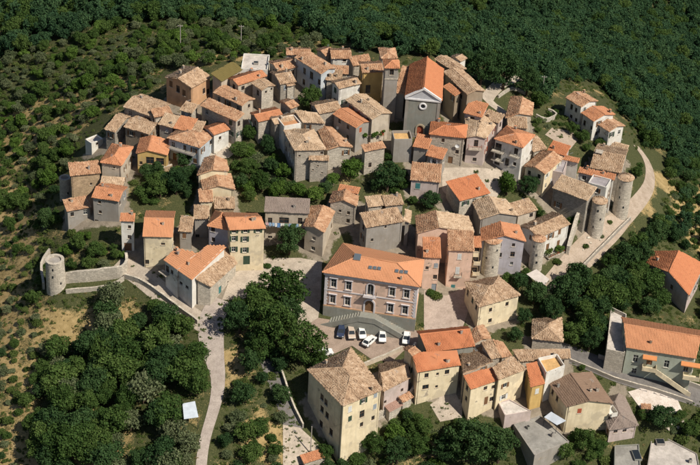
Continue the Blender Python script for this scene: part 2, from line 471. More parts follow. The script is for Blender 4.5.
def H(key, p0, p1, d, h, rt, wall, roof, label, pitch=15.5, fr=.5, chim=None, wins=(), auto=True, scol=None, door=None,
      cat='house', over=.3, name='house', rise=None, parapet=None, ww=(.95,1.35), rail=False, roof2=None, group='stone and plaster houses of the hill village'):
    rng = np.random.default_rng(sum(ord(c)*(i+3) for i, c in enumerate(key)))
    pr = R(pitch)
    if h > 5 and cat == 'house' and not key.startswith(('south', 'cream', 'green', 'brown', 'ochre_t', 'pink', 'sw_', 'se_lilac', 'slate', 'annex')): h = 5 + (h-5)*.72
    q, z, rs, wid, dep = solve_quad(p0, p1, d, h, rt, pr)
    tp = math.tan(pr)
    cx = sum(v.x for v in q)/4; cy = sum(v.y for v in q)/4
    gs = heights([(v.x, v.y) for v in q] + [(cx, cy)])
    zb = float(gs.min()) - .7
    base = Vector((cx, cy, float(gs[4])))
    root = empty(name, base, label, cat, group)
    ho = House(); ho.root = root; ho.q = q; ho.z = z; ho.zb = zb; ho.base = base; ho.key = key
    HOUSES[key] = ho
    L = lambda v, zz: Vector((v.x-cx, v.y-cy, zz-base.z))
    # corner heights of the roof edge
    zc = [z]*4
    if rt == 'S': zc = [z, z, z+rs, z+rs]
    if rt == 'T': zc = [z+rs, z+rs, z, z]
    if rt == 'R': zc = [z+rs, z, z, z+rs]
    if rt == 'L': zc = [z, z+rs, z+rs, z]
    E = [L(v, zz) for v, zz in zip(q, zc)]
    planes = []; ridges = []; apex = {}
    if rt in 'STRL':
        if rt == 'S': planes = [[E[0], E[1], E[2], E[3]]]
        if rt == 'T': planes = [[E[2], E[3], E[0], E[1]]]
        if rt == 'R': planes = [[E[1], E[2], E[3], E[0]]]
        if rt == 'L': planes = [[E[3], E[0], E[1], E[2]]]
    elif rt == 'X':
        rr = rise if rise else tp*dep*min(fr, 1-fr)*1.0 if abs(fr-.5) < .01 else tp*dep*.5
        a = vlerp(E[0], E[3], fr) + Vector((0, 0, rr)); b = vlerp(E[1], E[2], fr) + Vector((0, 0, rr))
        planes = [[E[0], E[1], b, a], [E[2], E[3], a, b]]; ridges = [(a, b)]; apex = {1: b, 3: a}
    elif rt == 'Y':
        rr = rise if rise else tp*wid*.5
        a = vlerp(E[0], E[1], fr) + Vector((0, 0, rr)); b = vlerp(E[3], E[2], fr) + Vector((0, 0, rr))
        planes = [[E[1], E[2], b, a], [E[3], E[0], a, b]]; ridges = [(a, b)]; apex = {0: a, 2: b}
    elif rt == 'H':
        if wid >= dep:
            k = min(.5, dep*.5/wid); rr = rise if rise else tp*dep*.5
            m0 = (E[0]+E[3])/2; m1 = (E[1]+E[2])/2
            a = vlerp(m0, m1, k) + Vector((0, 0, rr)); b = vlerp(m0, m1, 1-k) + Vector((0, 0, rr))
            if k > .47:
                a = b = (a+b)/2
                planes = [[E[0], E[1], a], [E[1], E[2], a], [E[2], E[3], a], [E[3], E[0], a]]
            else:
                planes = [[E[0], E[1], b, a], [E[1], E[2], b], [E[2], E[3], a, b], [E[3], E[0], a]]; ridges = [(a, b)]
            ridges += [(E[0], a), (E[1], b), (E[2], b), (E[3], a)]
        else:
            k = min(.5, wid*.5/dep); rr = rise if rise else tp*wid*.5
            m0 = (E[0]+E[1])/2; m1 = (E[3]+E[2])/2
            a = vlerp(m0, m1, k) + Vector((0, 0, rr)); b = vlerp(m0, m1, 1-k) + Vector((0, 0, rr))
            planes = [[E[0], E[1], a], [E[1], E[2], b, a], [E[2], E[3], b], [E[3], E[0], a, b]]
            ridges = [(a, b), (E[0], a), (E[1], a), (E[2], b), (E[3], b)]
    # walls
    wq = inset(q, over if rt != 'F' else .02)
    wi = [L(v, 0) for v in wq]
    tilt = {'S': lambda t: 0}
    def roof_z(pt):     # underside of roof over a wall point (sheds)
        if rt in 'STRL':
            P0, P1, P3 = E[0], E[1], E[3]
            nn = (P1-P0).cross(P3-P0); return P0.z - (nn.x*(pt.x-P0.x)+nn.y*(pt.y-P0.y))/nn.z
        return z - base.z
    mb = MB(); ho.walls = []
    wcol = scol if scol else ['g', 'b', 'b', 'g', 's', 'w'][int(rng.integers(6))]
    camv = CAMLOC - base
    zb0 = zb - base.z
    wlist = []
    for i in range(4):
        A = wi[i]; B = wi[(i+1) % 4]
        ln = (B.xy-A.xy).length; dr = (B.xy-A.xy)/ln; on = Vector((dr.y, -dr.x))
        za, zbb = roof_z(A)-.02, roof_z(B)-.02
        ztop = min(za, zbb)
        holes = []
        facing = on.dot(camv.xy.normalized())
        mine = [w for w in wins if w[0] == i]
        for w in mine:
            dv = ray(w[1], w[2]); P = CAMLOC - base
            den = dv.x*on.x+dv.y*on.y
            t = ((A.x-P.x)*on.x+(A.y-P.y)*on.y)/den
            hp = P + dv*t
            u = (hp.xy-A.xy).dot(dr); v0 = hp.z - w[4]/2
            if w[5] == 'd': v0 = max(v0, gz(base.x+hp.x, base.y+hp.y)-base.z+.02)
            u = min(max(u, w[3]/2+.12), ln-w[3]/2-.12)
            v0 = min(v0, ztop-w[4]-.1)
            holes.append((u, v0, w[3], w[4], w[5], w[6] if len(w) > 6 else wcol))
        sparse = not auto
        if not mine and facing > -.15 and (auto or (rt != 'F' and name == 'house')):
            hh = ztop - (float(gs[[0,1,2,3][i]])-base.z+float(gs[(i+1) % 4])-base.z)/2
            nf = max(1, int((hh-.5)/2.75)); nc = max(1, int(round(ln/3.1)))
            for f in range(nf):
                for c in range(nc):
                    if rng.random() < (.62 if sparse else .25): continue
                    wv = ww[0]*rng.uniform(.8, 1.1); hv = ww[1]*rng.uniform(.85, 1.1)
                    u = ln*(c+.5)/nc + rng.uniform(-.3, .3)
                    v = ztop - .75 - hv - f*2.8 + rng.uniform(-.1, .1)
                    gl = vlerp(Vector((0, 0, float(gs[i]))), Vector((0, 0, float(gs[(i+1) % 4]))), u/ln).z - base.z
                    if v < gl + .35 or u < wv*.9 or u > ln-wv*.9: continue
                    st = ['o', 'o', 'p', 'n', 'c', 'n', 'n'][int(rng.integers(7))]
                    if v < gl + 1.1 and rng.random() < .7:
                        holes.append((u, gl+.05, 1.05, 2.05, 'd', 'b')); continue
                    holes.append((u, v, wv, hv, st, wcol))
        us = sorted({0.0, ln} | {x for (u, v, w_, h_, *_r) in holes for x in (u-w_/2, u+w_/2)})
        vv = sorted({zb0, ztop} | {x for (u, v, w_, h_, *_r) in holes for x in (v, v+h_)})
        def pt(u, v, off=0.0): return (A.x+dr.x*u-on.x*off, A.y+dr.y*u-on.y*off, v)
        for a0, a1 in zip(us[:-1], us[1:]):
            for b0, b1 in zip(vv[:-1], vv[1:]):
                um, vm = (a0+a1)/2, (b0+b1)/2
                if any(abs(um-u) < w_/2 and v < vm < v+h_ for (u, v, w_, h_, *_r) in holes): continue
                if a1-a0 < 1e-5 or b1-b0 < 1e-5: continue
                mb.face([pt(a0, b0), pt(a1, b0), pt(a1, b1), pt(a0, b1)])
        for (u, v, w_, h_, *_r) in holes:
            l, r_, t, dd = u-w_/2, u+w_/2, v+h_, .2
            mb.face([pt(l, v), pt(l, v, dd), pt(l, t, dd), pt(l, t)]); mb.face([pt(r_, v), pt(r_, t), pt(r_, t, dd), pt(r_, v, dd)])
            mb.face([pt(l, t), pt(l, t, dd), pt(r_, t, dd), pt(r_, t)]); mb.face([pt(l, v), pt(r_, v), pt(r_, v, dd), pt(l, v, dd)])
        if abs(za-zbb) > .03:
            mb.face([pt(0, ztop), pt(ln, ztop), (B.x, B.y, zbb)] if zbb > za else [pt(0, ztop), pt(ln, ztop), (A.x, A.y, za)])
        if i in apex:
            ap = apex[i]; f2 = fr
            k = (ap.xy-A.xy).dot(dr)
            # roof height over this wall line: same ridge line
            mb.face([pt(0, ztop), pt(ln, ztop), (A.x+dr.x*k, A.y+dr.y*k, ap.z-.03)])
        ang = math.atan2(dr.y, dr.x) + math.pi
        for hd in holes: wlist.append((Vector(pt(hd[0], hd[1])), math.atan2(on.y, on.x) - math.pi/2, hd))
        ho.walls.append((A, B, dr, on, ln, ztop))
    mats = m_wall(wall)
    if rt == 'F':
        pw = parapet if parapet else .5
        top = z - base.z
        mb.build('wall', mats, root)
        fl = MB(); fl.face([(p.x, p.y, top-.06) for p in inset([Vector((v.x, v.y, 0)) for v in wi], .02)])
        fl.build('flat_roof', m_roof(roof) if roof in ROOFS else m_flat(roof, {'concrete': (.34,.32,.29), 'lilac': (.40,.36,.37),
             'ochre': (.72,.44,.19), 'palecon': (.58,.52,.47), 'whitecon': (.68,.62,.57), 'terra': (.60,.30,.15)}[roof]), root)
        pm = MB()
        for i in range(4):
            a, b = wi[i], wi[(i+1) % 4]; dr = (b.xy-a.xy); ln = dr.length; dr /= ln
            c = (a+b)/2; on = Vector((dr.y, -dr.x))
            pm.box((c.x-on.x*.09, c.y-on.y*.09, top+pw/2-.05), (ln-.2*(i % 2)+.02, .2, pw), 0, math.atan2(dr.y, dr.x))
        pm.build('parapet', mats if not rail else m_wall('white'), root)
    else:
        mb.build('wall', mats, root)
        rm = m_roof(roof)
        groups = [(planes, roof)] if not roof2 else [(planes[:1], roof), (planes[1:], roof2)]
        for gi, (pls, rk) in enumerate(groups):
            rmk = m_roof(rk); sh = MB()
            for pl in pls:
                k = len(pl); top = [p - Vector((0, 0, .02)) for p in pl]; bot = [p - Vector((0, 0, .13)) for p in pl]
                nn = (pl[1]-pl[0]).cross(pl[2]-pl[0])
                if nn.z < 0: top.reverse(); bot.reverse()
                sh.face(top); sh.face(list(reversed(bot)))
                for a in range(k):
                    b = (a+1) % k; sh.face([bot[a], bot[b], top[b], top[a]])
            r1 = sh.build('roof', rmk, root)
            if gi == 0: ro = r1; ho.roof = ro
            jit = .045*ROUGHROOF[rk]+.004
            big = rk in ('smooth', 'brown', 'rosebrown', 'slate', 'olive')
            me = quad_mesh('tile_cover', [tile_arrays(pl, rng, .32 if big else .25, .46 if big else .42, jit) for pl in pls], rmk)
            if me: tag(link('tile_cover', me, r1), kind='stuff')
        if ridges:
            rc = MB()
            for (a, b) in ridges:
                n = max(1, int((b-a).length/.5))
                for k in range(n):
                    s = vlerp(a, b, (k+.02)/n); e = vlerp(a, b, (k+1.03)/n); up = Vector((0, 0, .05))
                    rc.tube([s+up, e+up*1.25], [.15, .13], 6)
            rc.build('ridge_cap', rm, ro)
        nch = chim if chim is not None else int(rng.integers(0, 3))
        for c in range(nch):
            pl = planes[int(rng.integers(len(planes)))]
            cc = sum(pl, Vector())/len(pl); t = rng.uniform(.35, .8); e = pl[int(rng.integers(len(pl)))]
            p = vlerp(cc, e, t*.75)
            cm = MB(); s = rng.uniform(.36, .55); hc = rng.uniform(.5, .85); rz = math.atan2((q[1]-q[0]).y, (q[1]-q[0]).x)
            cm.box((0, 0, hc/2-.3), (s, s*.8, hc+.6), 0, rz)
            cm.box((0, 0, hc+.03), (s+.14, s*.8+.14, .07), 0, rz)
            cm.box((0, 0, hc+.17), (s*.7, s*.5, .2), 0, rz); cm.box((0, 0, hc+.31), (s+.1, s*.8+.1, .06), 1, rz)
            cm.build('chimney', [m_wall(['grey', 'stone', 'stone', 'beige', 'brown'][int(rng.integers(5))]), rm], ro, p)
    ho.holes = wlist
    if name in ('house', 'palazzo', 'church') and rt != 'F':
        for i in (0, 1):
            if rng.random() < .55:
                A, B, dr, on, ln, zt = ho.walls[i]; u = ln*(.04 if rng.random() < .5 else .96); q0 = A.xy+dr*u+on*.08
                dp = MB(); dp.tube([(q0.x, q0.y, zb0+.3), (q0.x, q0.y, zt-.12), (q0.x+on.x*.22, q0.y+on.y*.22, zt+.0)], .05, 5)
                dp.build('drainpipe', m_plain('pipe_metal', (.22,.17,.13), .6, .3), root)
    if name == 'house' and rt != 'F' and rng.random() < .45:
        pl = planes[0]; p = sum(pl, Vector())/len(pl) + Vector((0, 0, -.1)); aer = MB(); hh = rng.uniform(1.6, 2.6); aa = rng.uniform(0, 3.1)
        aer.tube([p, p+Vector((0, 0, hh))], .022, 4); dx = Vector((math.cos(aa), math.sin(aa), 0)); dy = Vector((-dx.y, dx.x, 0))
        aer.tube([p+Vector((0, 0, hh-.1))-dx*.6, p+Vector((0, 0, hh-.1))+dx*.6], .018, 4)
        for t in (-.5, -.25, 0, .25, .5): c = p+Vector((0, 0, hh-.1))+dx*t; aer.tube([c-dy*.3, c+dy*.3], .014, 4)
        aer.build('aerial', m_plain('aerial_metal', (.30,.30,.30), .5, .5), ro)
    for (loc, rz, hd) in wlist:
        place_window(root, loc, rz, hd[2], hd[3], hd[4], hd[5], rng)
    return ho
# ------------------------------------------------------------ terrain sheet
def inpoly(x, y, poly):
    c = False; j = len(poly)-1
    for i in range(len(poly)):
        xi, yi = poly[i]; xj, yj = poly[j]
        if (yi > y) != (yj > y) and x < (xj-xi)*(y-yi)/(yj-yi)+xi: c = not c
        j = i
    return c
def inpoly_np(X, Y, poly):
    c = np.zeros(len(X), bool); j = len(poly)-1
    for i in range(len(poly)):
        xi, yi = poly[i]; xj, yj = poly[j]
        if yi != yj:
            m = ((yi > Y) != (yj > Y)) & (X < (xj-xi)*(Y-yi)/(yj-yi)+xi); c ^= m
        j = i
    return c
CM = np.array([list(r) for r in CRI])
def project_np(P):
    v = (P - np.array(CAMLOC)) @ CM.T
    d = np.maximum(-v[:, 2], 1.0)
    return CW/2 + FPX*v[:, 0]/d, CH/2 - FPX*v[:, 1]/d
Z_VILLAGE = [(62,262),(60,225),(58,180),(80,150),(85,130),(110,112),(150,92),(165,72),(230,60),(300,46),(400,46),(470,62),(475,90),(505,92),(545,110),(560,92),(600,92),(632,130),
  (636,160),(655,175),(640,215),(580,275),(540,285),(520,330),(575,352),(700,385),(700,400),(640,395),(600,400),(560,450),(505,420),(455,410),(415,400),(350,445),(300,440),(295,400),(300,350),(250,330),(225,318),(190,316),(130,292),(60,290)]
Z_DRY = [[(-200,150),(45,190),(30,260),(42,310),(42,400),(30,480),(-200,480)], [(48,308),(100,308),(98,352),(52,354)], [(113,300),(156,304),(160,325),(118,336)],
         [(226,350),(245,345),(250,375),(226,385)], [(-100,130),(60,95),(170,62),(300,40),(330,34),(330,48),(240,60),(165,72),(120,95),(60,150),(-100,230)],
         [(640,150),(660,185),(640,225),(620,235),(650,180)], [(655,175),(720,200),(720,250),(690,245)], [(240,420),(290,430),(290,465),(240,465)], [(60,430),(120,440),(150,470),(50,470)]]
GREENS = [[(232,138),(262,128),(282,152),(300,172),(322,182),(336,196),(300,200),(262,196),(238,205),(236,170)], [(134,174),(190,166),(197,205),(140,206),(125,200)], [(60,232),(124,236),(124,268),(64,282)], [(545,112),(565,112),(608,142),(590,160),(575,140)], [(365,158),(405,150),(408,190),(368,192)]]
def axis(lo, hi, step, far):
    a = list(np.arange(lo, hi+.01, step)); s = step
    x = hi
    while x < far: s *= 1.35; x += s; a.append(x)
    s = step; x = lo; pre = []
    while x > -far: s *= 1.35; x -= s; pre.append(x)
    return np.array(pre[::-1] + a)
XS = axis(-165, 165, 1.6, 4500); YS = axis(-110, 300, 1.6, 4500)
def blur01(m, nx, ny, it=2):
    g = m.reshape(ny, nx).astype(float)
    for _ in range(it):
        p = np.pad(g, 1, mode='edge')
        g = (p[1:-1, 1:-1]*2+p[:-2, 1:-1]+p[2:, 1:-1]+p[1:-1, :-2]+p[1:-1, 2:])/6
    return g.ravel()
def terrain():
    nx, ny = len(XS), len(YS)
    X, Y = np.meshgrid(XS, YS); xy = np.stack([X.ravel(), Y.ravel()], 1)
    Z = heights(xy)
    P = np.column_stack([xy, Z])
    px, py = project_np(P)
    front = (P[:, 1] > -250)
    dry = np.zeros(len(P), bool)
    for z in Z_DRY: dry |= inpoly_np(px, py, z)
    dry &= front
    rng = np.random.default_rng(3)
    idx = np.arange(nx*ny).reshape(ny, nx)
    f = np.stack([idx[:-1, :-1], idx[:-1, 1:], idx[1:, 1:], idx[1:, :-1]], -1).reshape(-1, 4)
    n = NT('hillside_soil'); p = n.worldpos()
    va = n.n('Attribute', attribute_name='paved').outputs['Fac']; da = n.n('Attribute', attribute_name='dry').outputs['Fac']
    n1 = n.noise(p, .11, 6, .65); n2 = n.noise(p, .6, 6, .7); n3 = n.noise(p, 3.5, 5, .7)
    dryc = n.ramp(n2, [(.25, (.17,.13,.055)), (.45, (.30,.215,.095)), (.6, (.38,.275,.13)), (.8, (.46,.36,.21))])
    grn = n.ramp(n3, [(.25, (.028,.036,.013)), (.5, (.056,.062,.023)), (.75, (.12,.112,.048))])
    k = n.math('ADD', n.math('ADD', n.math('MULTIPLY', da, .50), .03), n.math('MULTIPLY', n.math('SUBTRACT', n1, .5), 2.2))
    k = n.math('ADD', k, n.math('MULTIPLY', n.math('SUBTRACT', n3, .5), .9))
    kk = n.ramp(k, [(.22, 0.0), (.42, 1.0)])
    c = n.mix(kk, grn, dryc)
    rock = n.ramp(n.noise(p, .45, 7, .75), [(.66, 0.0), (.72, .7)])
    c = n.mix(n.math('MULTIPLY', rock, da), c, (.50,.44,.36))
    pav = n.ramp(n2, [(.25, (.15,.125,.095)), (.5, (.24,.20,.155)), (.75, (.33,.28,.22))])  # paving darkened, shade of the narrow lanes put into its colour
    pav = n.mix(n.ramp(n3, [(.35, .35), (.55, 0.0)]), pav, (.17,.14,.10))
    c = n.mix(n.ramp(n.math('ADD', va, n.math('MULTIPLY', n.math('SUBTRACT', n2, .5), .9)), [(.42, 0.0), (.55, 1.0)]), c, pav)
    n.col(c); n.bump(n3, .7, .15)
    me = quad_mesh('ground', [(P, f)], n.m)
    a = me.attributes.new('dry', 'FLOAT', 'POINT'); a.data.foreach_set('value', blur01(dry, nx, ny).astype(np.float32))
    me.attributes.new('paved', 'FLOAT', 'POINT')
    me.polygons.foreach_set('use_smooth', [True]*len(me.polygons))
    tag(link('ground', me), kind='structure')
    return me, P, px, py, nx, ny
GROUND = terrain()
def pave():
    me, P, px, py, nx, ny = GROUND
    vil = np.zeros(len(P), bool)
    near = (np.abs(P[:, 0]) < 170) & (P[:, 1] > -115) & (P[:, 1] < 300)
    ni = np.where(near & inpoly_np(px, py, Z_VILLAGE))[0]
    for h in HOUSES.values():
        e = [(v.x, v.y) for v in inset(h.q, -1.3)]
        vil[ni] |= inpoly_np(P[ni, 0], P[ni, 1], e)
    for gp in GREENS: vil &= ~inpoly_np(px, py, gp)
    me.attributes['paved'].data.foreach_set('value', blur01(vil, nx, ny).astype(np.float32))
# surface on the sheet itself (bilinear over its cells), so that things laid on it never sink
def sheet_z(x, y):
    i = int(np.clip(np.searchsorted(XS, x)-1, 0, len(XS)-2)); j = int(np.clip(np.searchsorted(YS, y)-1, 0, len(YS)-2))
    h = heights([(XS[i], YS[j]), (XS[i+1], YS[j]), (XS[i], YS[j+1]), (XS[i+1], YS[j+1])])
    u = (x-XS[i])/(XS[i+1]-XS[i]); v = (y-YS[j])/(YS[j+1]-YS[j])
    return (h[0]*(1-u)+h[1]*u)*(1-v) + (h[2]*(1-u)+h[3]*u)*v
def draped(name, poly, mat, off=.09, step=1.6):
    bm = bmesh.new()
    vs_ = [bm.verts.new((p.x, p.y, 0)) for p in poly]; bm.faces.new(vs_)
    xs = [p.x for p in poly]; ys = [p.y for p in poly]
    for ax, lo, hi in ((0, min(xs), max(xs)), (1, min(ys), max(ys))):
        t = math.ceil(lo/step)*step
        while t < hi:
            co = [0, 0, 0]; no = [0, 0, 0]; co[ax] = t; no[ax] = 1
            bmesh.ops.bisect_plane(bm, geom=bm.verts[:]+bm.edges[:]+bm.faces[:], plane_co=co, plane_no=no); t += step
    bm.verts.ensure_lookup_table()
    zz = heights([(v.co.x, v.co.y) for v in bm.verts])
    for v, z in zip(bm.verts, zz): v.co.z = z + off
    bmesh.ops.recalc_face_normals(bm, faces=bm.faces)
    me = bpy.data.meshes.new(name); bm.to_mesh(me); bm.free(); me.materials.append(mat)
    if me.polygons and sum(p.normal.z for p in me.polygons) < 0: me.flip_normals()
    return tag(link(name, me), kind='structure')
def px_line(pts, step=1.5):
    w = [on_ground(*p) for p in pts]; out = []
    # smooth polyline (Catmull-Rom)
    for i in range(len(w)-1):
        p0 = w[max(i-1, 0)]; p1 = w[i]; p2 = w[i+1]; p3 = w[min(i+2, len(w)-1)]
        n = max(2, int((p2-p1).length/step))
        for k in range(n):
            t = k/n
            out.append(.5*((2*p1)+(p2-p0)*t+(2*p0-5*p1+4*p2-p3)*t*t+(3*p1-p0-3*p2+p3)*t**3))
    out.append(w[-1]); return out
def ribbon(name, pts, width, mat, off=.10):
    c = px_line(pts); n = len(c); mb = MB(); W = width if isinstance(width, (list, tuple)) else [width]*2
    rows = []
    for i, p in enumerate(c):
        t = (c[min(i+1, n-1)]-c[max(i-1, 0)]); nrm = Vector((-t.y, t.x)).normalized()
        f = i/(n-1); wd = np.interp(f, np.linspace(0, 1, len(W)), W)
        rows.append([(p.x+nrm.x*wd*s, p.y+nrm.y*wd*s) for s in (.5, .25, 0, -.25, -.5)])
    flat = [q for r in rows for q in r]; zz = heights(flat)
    mb.v = [(q[0], q[1], z+off) for q, z in zip(flat, zz)]
    for i in range(n-1):
        for k in range(4): mb.f.append((i*5+k+1, (i+1)*5+k+1, (i+1)*5+k, i*5+k)); mb.m.append(0)
    me = mb.mesh(name, mat)
    if sum(p.normal.z for p in me.polygons) < 0: me.flip_normals()
    return tag(link(name, me), kind='structure')
def m_road(name, c, c2, sc1=.5):
    if name in _M: return _M[name]
    n = NT(name); p = n.worldpos(); a = n.noise(p, sc1, 6, .7); b = n.noise(p, 4, 5, .7)
    col = n.ramp(a, [(.3, c2), (.55, c), (.75, sc(c, 1.18))])
    col = n.mix(n.ramp(b, [(.35, .5), (.55, 0.0)]), col, sc(c2, .8))
    n.col(col); n.bump(b, .5, .06); _M[name] = n.m; return n.m
RD_PALE = m_road('pale_gravel', (.46,.37,.31), (.33,.27,.22)); RD_ASPH = m_road('old_asphalt', (.17,.155,.145), (.11,.10,.095))
RD_PIAZZA = m_road('piazza_paving', (.33,.25,.20), (.24,.18,.14)); RD_STONE = m_road('stone_paving', (.44,.37,.30), (.30,.25,.20)); RD_DIRT = m_road('dirt_track', (.40,.32,.255), (.29,.225,.165))
def wpoly(pts): return [on_ground(*p) for p in pts]
draped('piazza', wpoly([(318,318),(425,332),(458,342),(420,349),(405,350),(392,362),(372,360),(352,346),(312,364),(298,350),(300,330)]), RD_PIAZZA)
ribbon('lane', [(222,300),(212,318),(211,335),(214,355),(218,378),(217,395),(213,412),(207,432),(203,450),(200,480)], [5.5,5.5,5.4,4.0,3.0,2.4,2.2,2.2,2.2], m_road('lane_surface', (.40,.34,.30), (.29,.24,.21)))
ribbon('road', [(118,262),(140,276),(160,292),(182,310),(205,325)], 4.2, RD_STONE, .085)
draped('pavement', wpoly([(222,300),(232,274),(268,258),(300,258),(322,262),(321,300),(318,319),(296,332),(285,300),(262,292),(240,300)]), RD_STONE, .075)
draped('pavement', wpoly([(424,290),(446,296),(464,288),(468,312),(462,330),(440,333),(424,330)]), m_road('rosy_paving', (.40,.32,.27), (.28,.22,.18)), .075)
ribbon('track', [(636,146),(645,158),(650,172),(648,188),(636,205),(616,224),(598,240),(582,256),(566,272),(545,290)], [2.4,2.6,2.8,3.2,3.6,4.5,6,6.5,6,4], RD_DIRT)
ribbon('asphalt_road', [(540,344),(560,350),(590,362),(620,374),(655,384),(700,397),(760,415)], 5.0, RD_ASPH)
draped('gravel_yard', wpoly([(628,392),(642,388),(678,401),(683,413),(655,414),(640,408)]), m_road('white_gravel', (.62,.54,.48), (.45,.38,.32)), .10)
ribbon('footpath', [(512,122),(500,110),(488,100),(494,90),(505,82),(520,78)], 3.0, RD_STONE)
ribbon('woodland_track', [(436,-12),(455,4),(475,15),(498,22)], 2.5, RD_DIRT)
draped('rubble_lane', wpoly([(205,150),(216,147),(232,142),(241,148),(229,158),(210,160)]), RD_STONE, .08)
draped('yard', wpoly([(545,135),(552,128),(572,132),(578,140),(570,150),(556,142)]), RD_DIRT)
draped('pavement', wpoly([(442,168),(500,170),(505,185),(495,200),(455,205),(442,190)]), RD_STONE, .07)
draped('ramp_lane', wpoly([(283,425),(300,428),(326,452),(322,480),(283,480)]), RD_STONE)
ribbon('lane', [(262,340),(272,370),(284,400),(292,425),(305,460)], 3.6, RD_ASPH, .08)
ribbon('lane', [(455,412),(447,395),(450,378),(456,366)], 4.0, RD_STONE, .08)
draped('pavement', wpoly([(430,405),(440,398),(462,400),(462,418),(440,422)]), RD_STONE, .09)
# ------------------------------------------------------------ the village, house by house (roof edges as photo points, wall height in metres)
def houses():
    # north-west quarter
    H('ochre_big', (164.6,77.5), (191.3,88.5), (221,80.8), 7.5, 'Y', 'ochre', 'old', 'large ochre house with mottled tan gable roof on the olive slope side', chim=2,
      wins=[(0,171,84,1,1.6,'c'),(0,178,89,1.1,1.9,'n'),(0,184,93,1,1.6,'c'),(1,204,91,1,1.5,'n'),(1,215,87.5,1,1.5,'n')], scol='b')
    H('olive_roof', (221.5,81.5), (243.5,69), ('r',235,60.5), 6, 'S', 'beige', 'olive', 'house under an olive green sheet roof behind the large ochre house', chim=0)
    H('pale_flat', (241,70), (267.5,71.5), 8, 4.5, 'F', 'white', 'palecon', 'pale flat roofed building beside the olive green roof', auto=False)
    H('n_orange', (228,78.5), (238,85.5), (270,78), 6, 'Y', 'beige', 'orange', 'orange roofed house with pale end wall beside the olive green roof')
    H('n_pale_end', (251,83.5), (261.5,90.5), (277,87), 6.5, 'X', 'palestone', 'old', 'tan roofed stone house with two small windows in its bright gable', wins=[(1,266,92,.6,.7,'n'),(1,271.5,89,.6,.7,'n')])
    H('n_tan_long', (213,92.5), (242,106), (256,99.5), 5.5, 'X', 'beige', 'mix', 'long tan house wedged behind the broad roof below the ochre house', wins=[(1,249,106,.8,1,'n')])
    H('n_broad', (200,105.5), (236,121.5), ('r',248,115), 7, 'S', 'stone', 'mix', 'broad single slope terracotta roof over a dark stone house', pitch=15)
    H('w_big_tan', (122.8,106.7), (153,117), (170,104), 5.5, 'X', 'stone', 'old', 'large tan roofed house at the edge of the olive grove', chim=1)
    H('w_orange_flat', (154,117.5), (173,114), ('r',184,103), 5.2, 'S', 'stone', 'mix', 'faded orange roof joined to the large tan roof by the olive grove')
    H('w_small_tan', (179.5,110), (192,113.5), ('r',200.5,105), 5, 'S', 'stone', 'old', 'small tan lean-to roof in front of the large ochre house', chim=0)
    H('w_tan_a', (104,129), (115,132.5), ('r',127,118), 5.5, 'X', 'darkstone', 'old', 'narrow tan roofed house next to the small white round-topped hut')
    H('w_tan_b', (123.5,126.8), (149,134.3), ('r',153.5,125), 5.5, 'X', 'brown', 'old', 'tan roofed house with olive brown wall above the yellow arcade house')
    H('w_row_tan', (157.7,124), (173,128), ('r',183.5,117), 5.2, 'S', 'grey', 'pale', 'pale tan roof on a grey house above the bluish terrace house')
    H('w_row_orange', (173,128), (190,132), ('r',200,119.5), 5.2, 'S', 'grey', 'orange', 'orange shed roof between two tan roofs above the bluish terrace house', chim=0)
    H('w_row_tan2', (190,132), (200,134), ('r',206.5,122), 5.0, 'S', 'grey', 'old', 'small tan roof squeezed beside the white gabled cottage', chim=0)
    H('w_terrace', (167,138), (200,148), 7.5, 6.2, 'H', 'blue', 'mix', 'bluish white house with hipped roof and a shaded front terrace', scol='b')
    H('w_white_gable', (203,127.5), (213.7,135.2), (227.5,127.2), 5.2, 'Y', 'white', 'orange', 'small white cottage with bright orange roof above the rubble lane', wins=[(1,220,138,.7,.9,'n')], chim=0)
    H('yellow_arcade', (136,153.3), (167.5,155.3), (167,140), 5.2, 'Y', 'yellow', 'orange', 'yellow house with two dark arched loggia windows', fr=.38, auto=False,
      wins=[(0,150,160.5,1.9,1.9,'n'),(0,160,161.5,1.9,1.9,'n'),(0,141,163,.7,.9,'n'),(0,157,170,1.0,.8,'n')])
    H('white_hut', (85,140), (91.5,144.2), (102,138.6), 3.6, 'F', 'white', 'palecon', 'small white cubic hut with pale flat top at the village edge', parapet=.3, wins=[(1,97,143.5,.7,.8,'n')], name='hut', cat='hut')
    H('w_hip', (100,162.5), (121.7,165.8), (134,147), 7.2, 'H', 'beige', 'orange', 'tall beige house with orange hipped roof on the west rim', wins=[(1,125,168,.9,1.3,'o'),(1,130,161,.9,1.3,'o'),(1,126,178,.9,1.3,'o'),(0,114,167.5,.5,.5,'n')], scol='b')
    H('w_rubble', (70,176), (101,173), ('r',96,160.5), 7, 'S', 'rubble', 'mix', 'orange roofed house with tan rubble wall on the west rim', chim=1, wins=[(0,91,184,.5,.6,'n')])
    H('w_tan_fill', (98.5,190), (122,191.5), ('r',121,177), 4.2, 'S', 'stone', 'pale', 'pale stony roof between the tall beige and the tall grey house', auto=False, chim=0, pitch=12)
    H('w_low', (66.5,211.5), (91.7,207), ('r',89,195), 4.2, 'S', 'grey', 'mix', 'low grey house with sloping faded roof above the garden terrace', auto=False)
    H('w_tall_grey', (91.3,197.2), (119,201.5), ('r',119.8,190.5), 6.8, 'X', 'grey', 'orange', 'tall grey house with three tiny windows and orange roof above the garden',
      wins=[(0,99.7,202.2,.7,.8,'n'),(0,100.2,212,.7,.8,'n'),(0,96.5,221,.9,.7,'n')])
    H('sw_white_shade', (119.5,221), (134.5,221.5), ('r',133.5,213), 8.5, 'S', 'white', 'orange', 'white house with arched cellar door standing in shade', wins=[(0,129.5,227,.7,.9,'n'),(0,129.5,237,.8,1,'n'),(0,128,247,1.7,2.2,'d')], scol='b', chim=1)
